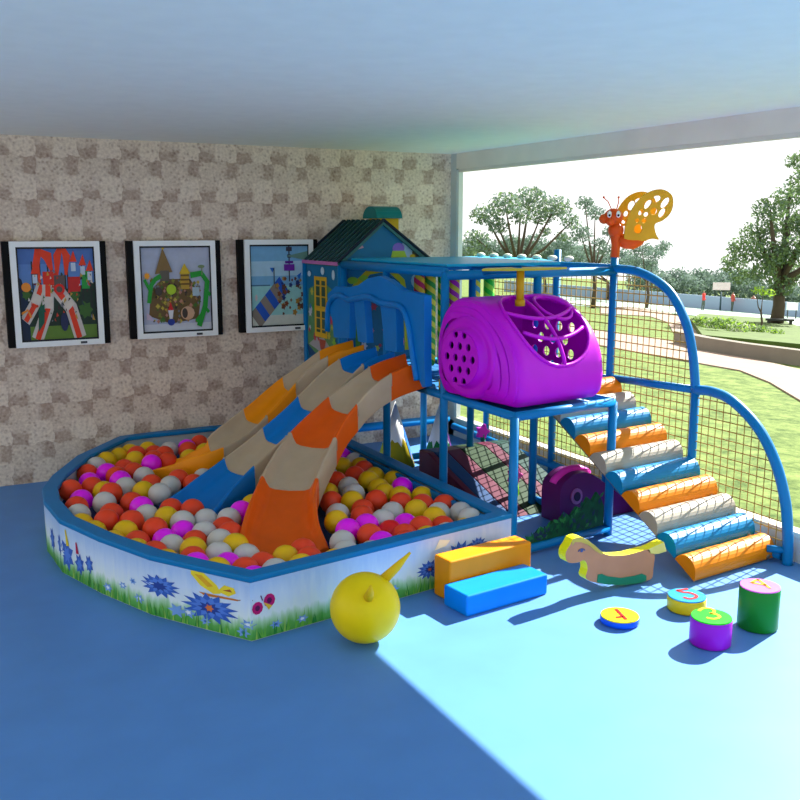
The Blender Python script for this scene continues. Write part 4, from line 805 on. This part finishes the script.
b=MB(); b.prism([(3.80,.208),(3.94,.236),(3.965,.17),(3.905,.165),(3.84,.17)],fn,.0,.066,mat('tail_pale',(225,215,120),.55),side=HY); b.build('tail',rh,bevel=.004)

# number drums
def drum(c,h,r,cs,ct,cn,strokes,label,num):
    t=thing('number_drum',(c[0],c[1],0),label,'padded drum','numbered padded drums on the floor'); n=40
    b=MB(); b.tube([(c[0],c[1],.003),(c[0],c[1],.010),(c[0],c[1],h-.012),(c[0],c[1],h-.004)],[r-.006,r,r,r-.004],cs,n); b.build('side',t)
    b=MB(); b.tube([(c[0],c[1],h-.006),(c[0],c[1],h)],[r-.002,r-.004],ct,n,smooth=False); tp=b.build('top',t)
    b=MB()
    for s_ in strokes:
        P_=[Vector((x,y,0)) for x,y in s_]; 
        if len(P_)>2: P_=cr(P_,5)
        st_=strip([(p_.x,p_.y) for p_ in P_],.02 if num!='3' else .016)
        n2=len(st_)//2
        vs=[(x,y,h+.002) for x,y in st_]; fs=[(i,i+1,2*n2-2-i,2*n2-1-i) for i in range(n2-1)]
        b.add(vs,fs,cn)
        b.add([(x,y,h-.001) for x,y in st_],[],cn)
    b.build('number',tp,recalc=False)['label']='the painted number '+num
NR=mat('num_red',(180,6,4),.4); NY=mat('num_yellow',(225,200,10),.4); NO=mat('num_gold',(215,140,0),.4)
drum((3.276,3.617),.045,.105,mat('drum_blue',(10,90,230),.35),mat('top_yellow',(225,205,0),.4),NR,[[D1[0],D1[1]],[D1[2],((D1[1][0]*.72+D1[0][0]*.28),(D1[1][1]*.72+D1[0][1]*.28))]],'thin blue disc with yellow top and red number 1','1')
drum((3.727,3.578),.085,.106,mat('drum_yellow',(235,205,20),.4),mat('top_cyan',(0,140,190),.4),NR,[D5[:2],D5[1:]],'low yellow drum with cyan top and red number 5','5')
drum((3.513,3.198),.15,.104,mat('drum_purple',(160,20,190),.4),mat('top_green',(6,190,8),.4),NY,[D3[:6],D3[5:]],'purple drum with bright green top and yellow number 3','3')
drum((3.892,3.226),.235,.105,mat('drum_green',(20,130,35),.4),mat('top_pink',(225,105,205),.4),NO,[[D4[0],D4[1]],[D4[0],D4[2]],[D4[2],D4[3]]],'tallest drum, green with pink top and gold number 4','4')

# ------------------------------------------------------------------ park outside
GR=None
def ground_mat():
    m=bpy.data.materials.new('lawn'); m.use_nodes=True; nt=m.node_tree; N=nt.nodes; L=nt.links; bs=N['Principled BSDF']; bs.inputs['Roughness'].default_value=.9; bs.inputs['Specular IOR Level'].default_value=.1
    tc=N.new('ShaderNodeTexCoord'); no=N.new('ShaderNodeTexNoise'); no.inputs['Scale'].default_value=3.2; no.inputs['Detail'].default_value=10; no.inputs['Roughness'].default_value=.85; L.new(tc.outputs['Object'],no.inputs['Vector'])
    r=N.new('ShaderNodeValToRGB'); e=r.color_ramp.elements; e[0].position=.38; e[0].color=lin((48,72,22))+(1,); e[1].position=.62; e[1].color=lin((120,136,72))+(1,)
    L.new(no.outputs['Fac'],r.inputs['Fac']); L.new(r.outputs['Color'],bs.inputs['Base Color']); return m
LAWN=ground_mat()
gz=lambda x:-.15-.065*(x-5.2)
b=MB(); X0_,X1_=5.0,140
b.add([(X0_,-60,gz(X0_)),(X1_,-60,gz(X1_)),(X1_,160,gz(X1_)),(X0_,160,gz(X0_)),(X0_,-60,gz(X0_)-.5),(X1_,-60,gz(X1_)-.5),(X1_,160,gz(X1_)-.5),(X0_,160,gz(X0_)-.5)],[(0,1,2,3),(4,7,6,5),(0,3,7,4),(1,5,6,2),(0,4,5,1),(3,2,6,7)],LAWN)
tag(b.build('lawn_ground'),kind='structure')
PAV=mat('path_sand',(142,122,108),.85,.06,2); CRT=mat('court_pale',(150,170,156),.85,.04,.5); DIRT=mat('dirt',(104,88,74),.9,.15,4)
def gp_(name,poly,mt,th=.06):
    n=len(poly); b=MB(); b.prism([(p_[0],p_[1]) for p_ in poly],lambda a_,c_,d_:(a_,c_,gz(a_)+d_),-.02,th,mt); tag(b.build(name),kind='structure')
gp_('path_1',PATH_NEAR,PAV,.03); gp_('path_2',PATH_FAR,PAV,.03); gp_('court_ground',COURT,CRT,.03)
gp_('dirt_strip',[(5.12,-2),(5.95,-2),(5.95,8.5),(5.12,8.5)],DIRT,.012)
# low concrete bed wall
b=MB(); CW=mat('bed_concrete',(128,120,108),.9,.1,1.5)
wl=[(18.9,19.2),(18.12,17.38),(17.9,15.9),(18.0,14.33),(18.6,12.2)]
for a_,c_ in zip(wl[:-1],wl[1:]):
    d_=Vector((c_[0]-a_[0],c_[1]-a_[1],0)); nn=Vector((d_.y,-d_.x,0)).normalized()*.25
    if nn.x<0: nn=-nn
    for k,(z0,z1) in enumerate(((-.1,.36),)):
        q=[Vector((a_[0],a_[1],gz(a_[0]))),Vector((c_[0],c_[1],gz(c_[0])))]
        vs=[q[0]+Vector((0,0,z0)),q[1]+Vector((0,0,z0)),q[1]+nn+Vector((0,0,z0)),q[0]+nn+Vector((0,0,z0))]; vs+=[v+Vector((0,0,z1-z0)) for v in vs]
        b.add(vs,[(0,1,2,3),(4,5,6,7),(0,1,5,4),(1,2,6,5),(2,3,7,6),(3,0,4,7)],CW)
tag(b.build('garden_bed_wall'),'long low grey concrete wall curving around the garden bed outside','garden wall')
# court wall in the distance
b=MB(); WB=mat('court_wall',(150,168,192),.8,.05,.3)
a_,c_=Vector((39.0,57.0,0)),Vector((43.0,33.0,0))
d_=(c_-a_).normalized(); nn=Vector((-d_.y,d_.x,0))*.3
vs=[Vector((p_.x,p_.y,gz(p_.x)-.2)) for p_ in (a_,c_,c_+nn,a_+nn)]; vs+=[v+Vector((0,0,1.0)) for v in vs]
b.add(vs,[(0,1,2,3),(4,5,6,7),(0,1,5,4),(1,2,6,5),(2,3,7,6),(3,0,4,7)],WB); tag(b.build('court_wall'),'long pale blue wall behind the sports court outside','wall')

LEAF=[mat('leaf_a',(108,132,84),.8,.15,1,.2,trans=.35),mat('leaf_b',(104,126,106),.8,.15,1,.2,trans=.3),mat('leaf_haze',(118,136,128),.9,.1,1,.1,trans=.3),mat('leaf_lime',(150,185,60),.8,.1,1,.2,trans=.4)]  # distance haze is put into the paler, greyer leaf colours
BARK=mat('bark',(84,74,62),.9,.15,3)
def leaves(mb,bl_,n,size,mts,R3,flat=.75):
    for (x,y,z,r) in bl_:
        for i in range(int(n*r*r)):
            v=Vector((R3.gauss(0,1),R3.gauss(0,1),R3.gauss(0,1))).normalized()*r*(R3.random()**.4)
            c=Vector((x,y,z))+Vector((v.x,v.y,v.z*flat))
            s_=size*R3.uniform(.6,1.3); a=Vector((R3.gauss(0,1),R3.gauss(0,1),R3.gauss(0,1))).normalized(); bb=a.cross(Vector((R3.gauss(0,1),R3.gauss(0,1),R3.gauss(0,1)))).normalized()
            mb.add([c-a*s_,c+bb*s_*.5,c+a*s_,c-bb*s_*.5],[(0,1,2,3)],R3.choice(mts))
def tree(name,bl_,base,n,size,mts,label,seed,branches=6,tr=.16,flat=.7,cat='tree'):
    R3=random.Random(seed); t=thing(name,base,label,cat,'trees in the park outside')
    mb=MB(); leaves(mb,bl_,n,size,mts,R3,flat); mb.build('foliage',t,recalc=False)
    mb=MB(); bx=Vector(base); cen=Vector((sum(q[0] for q in bl_)/len(bl_),sum(q[1] for q in bl_)/len(bl_),sum(q[2] for q in bl_)/len(bl_)))
    fork=bx.lerp(cen,.5); fork.x=bx.x*.7+cen.x*.3; fork.y=bx.y*.7+cen.y*.3
    mb.tube([bx,bx.lerp(fork,.5)+Vector((.1,0,0)),fork],[tr,tr*.8,tr*.7],BARK,8)
    for q in sorted(bl_,key=lambda q:-q[3])[:branches]:
        e=Vector(q[:3]); mid=fork.lerp(e,.5)+Vector((0,0,-.2)); mb.tube([fork,mid,e],[tr*.6,tr*.4,tr*.15],BARK,6)
    mb.build('trunk',t)
def gpt(x,y): return (x,y,gz(x)-.05)
def base_of(bl_,dx=0): 
    x=sum(q[0] for q in bl_)/len(bl_); y=sum(q[1] for q in bl_)/len(bl_); return gpt(x+dx,y)
tree('park_tree',TA,base_of(TA),900,.085,[LEAF[1],LEAF[2],LEAF[0]],'spreading flat-topped tree outside, just right of the window jamb',1,9)
tree('park_tree',TB,base_of(TB),900,.085,[LEAF[1],LEAF[2]],'slender hazy tree outside, left of the butterfly figure',2,5,.12)
tree('park_tree',TC,base_of(TC),900,.085,[LEAF[2],LEAF[1]],'small dark tree outside, directly right of the butterfly figure',3,3,.1)
tree('park_tree',TD,base_of(TD),900,.085,[LEAF[0],LEAF[1],LEAF[0]],'large leafy green tree outside, at the right edge of the view',4,10,.3)
tree('park_tree',TL,base_of(TL),700,.06,[LEAF[3]],'tiny lime green flat-topped tree near the court outside',5,2,.05)
for i,T in enumerate((TR0,TR1,TR2,TR3,TR4,TR5)):
    tree('park_tree',T,base_of(T),1000 if i<3 else 320,.10 if i<3 else .17,[LEAF[2],LEAF[1]],('dark tree mass outside below the flat-topped tree, beside the jamb','dark tree mass outside below the flat-topped tree, on its right','low tree mass outside behind the left part of the net','distant tree line outside, under the butterfly figure','distant tree line outside, over the middle of the court wall','distant tree line outside, behind the large right-hand tree')[i],20+i,2,.12,.9)
# shrubs in the bed
R4=random.Random(8)
for i,q in enumerate(BED):
    mb=MB(); leaves(mb,[(q[0],q[1],q[2]+.05,q[3]*1.6)],2600,.05,[LEAF[3],LEAF[0],mat('leaf_silver',(190,196,170),.8,.1,1,.2,trans=.3)] if i%2 else [LEAF[0],LEAF[0],LEAF[3]],R4,.6)
    o=mb.build('bed_shrub',recalc=False,origin=(q[0],q[1],gz(q[0]))); tag(o,'small %s shrub in the bed behind the concrete wall, %s from the left'%('grey-green' if i%2 else 'yellow-green',ordn[sorted(range(len(BED)),key=lambda k:scrx((0,BED[k][0],BED[k][1]))).index(i)]),'shrub','shrubs in the garden bed outside')
# fill of the ground inside the bed
gp_('bed_soil',BEDG,mat('bed_soil',(78,96,42),.9,.2,2),.18)
# hoop
hp=thing('basketball_hoop',(41.49,38.6,gz(41.49)),'pale basketball backboard on a dark post outside','basketball hoop'); z_=gz(41.49)
b=MB(); b.tube([(41.49,38.6,z_),(41.49,38.6,z_+1.1)],.05,mat('hoop_post',(60,80,90),.6),8); b.build('post',hp)
b=MB(); b.box((41.49,38.6,z_+1.42),(.95,.08,.42),mat('backboard',(225,205,205),.5),Matrix.Rotation(math.radians(-40),3,'Z')); b.build('backboard',hp)
# people far away
def person(x,y,h,label,seed,shirt):
    J=[(0,0,.52),(0,0,.62),(0,0,.74),(0,0,.82),(0,0,.87),(0,0,.94),(.09,0,.8),(.13,.02,.64),(.12,-.06,.5),(-.09,0,.8),(-.13,.0,.64),(-.1,-.08,.52),(.05,0,.48),(.07,-.02,.26),(.06,.02,.03),(.06,-.05,.015),(-.05,0,.48),(-.06,.03,.26),(-.07,.05,.03),(-.07,-.02,.015)]
    E_=[(0,1),(1,2),(2,3),(3,4),(4,5),(3,6),(6,7),(7,8),(3,9),(9,10),(10,11),(0,12),(12,13),(13,14),(14,15),(0,16),(16,17),(17,18),(18,19)]
    Rr=[.075,.07,.085,.06,.035,.062,.04,.03,.022,.04,.03,.022,.058,.042,.028,.022,.058,.042,.028,.022]
    me=bpy.data.meshes.new('person'); me.from_pydata([tuple(c*h for c in j) for j in J],E_,[]); o=bpy.data.objects.new('person',me); COL.objects.link(o); o.location=(x,y,gz(x)+.03); o.rotation_euler.z=seed
    sk=o.modifiers.new('skin','SKIN'); 
    for i,s_ in enumerate(me.skin_vertices[0].data if me.skin_vertices else []): s_.radius=(Rr[i]*h,Rr[i]*h)
    me.skin_vertices[0].data[0].use_root=True if me.skin_vertices else None
    su=o.modifiers.new('sub','SUBSURF'); su.levels=1; su.render_levels=1
    m=bpy.data.materials.new('clothes_'+str(seed)); m.use_nodes=True; nt=m.node_tree; N=nt.nodes; L=nt.links; tc=N.new('ShaderNodeTexCoord'); sp=N.new('ShaderNodeSeparateXYZ'); L.new(tc.outputs['Object'],sp.inputs[0])
    dv=N.new('ShaderNodeMath'); dv.operation='DIVIDE'; dv.inputs[1].default_value=h; L.new(sp.outputs['Z'],dv.inputs[0]); r=N.new('ShaderNodeValToRGB'); r.color_ramp.interpolation='CONSTANT'; e=r.color_ramp.elements
    e[0].position=0; e[0].color=lin((70,80,70))+(1,); e[1].position=.5; e[1].color=lin(shirt)+(1,); q=e.new(.84); q.color=lin((150,105,80))+(1,); q=e.new(.93); q.color=lin((40,30,26))+(1,)
    L.new(dv.outputs[0],r.inputs['Fac']); L.new(r.outputs['Color'],N['Principled BSDF'].inputs['Base Color']); me.materials.append(m)
    tag(o,label,'person','people on the court outside'); return o
person(39.46,37.95,1.15,'distant person in a red shirt on the court, leftmost of the three',.4,(215,50,45))
person(41.72,37.92,1.15,'distant person in a dull red top standing, right of the backboard',1.3,(180,70,60))
person(42.69,37.3,1.05,'distant person in a brownish top, farthest right on the court',2.1,(150,96,80))
# bench and sign
bn=thing('park_bench',(31.6,26.2,gz(31.6)),'dark low park bench outside under the right-hand tree','bench'); z_=gz(31.6); bm2=mat('bench_dark',(60,62,58),.7); rz=Matrix.Rotation(math.radians(-50),3,'Z')
b=MB(); b.box(Vector((31.6,26.2,z_+.34)),(1.1,.4,.07),bm2,rz); b.build('seat',bn)
for k in (-.42,.42):
    b=MB(); b.box(Vector((31.6,26.2,z_+.15))+rz@Vector((k,0,0)),(.12,.36,.32),bm2,rz); b.build('leg',bn)
sn_=thing('sign_board',(40.3,32.7,gz(40.3)),'small white sign board on short posts outside, near the right edge','sign'); z_=gz(40.3)
b=MB(); b.box(Vector((40.3,32.7,z_+.66)),(.55,.05,.4),WHITE,rz); b.build('board',sn_)
for k in (-.2,.2):
    b=MB(); b.tube([Vector((40.3,32.7,z_))+rz@Vector((k,0,0)),Vector((40.3,32.7,z_+.5))+rz@Vector((k,0,0))],.03,bm2,6); b.build('leg',sn_)
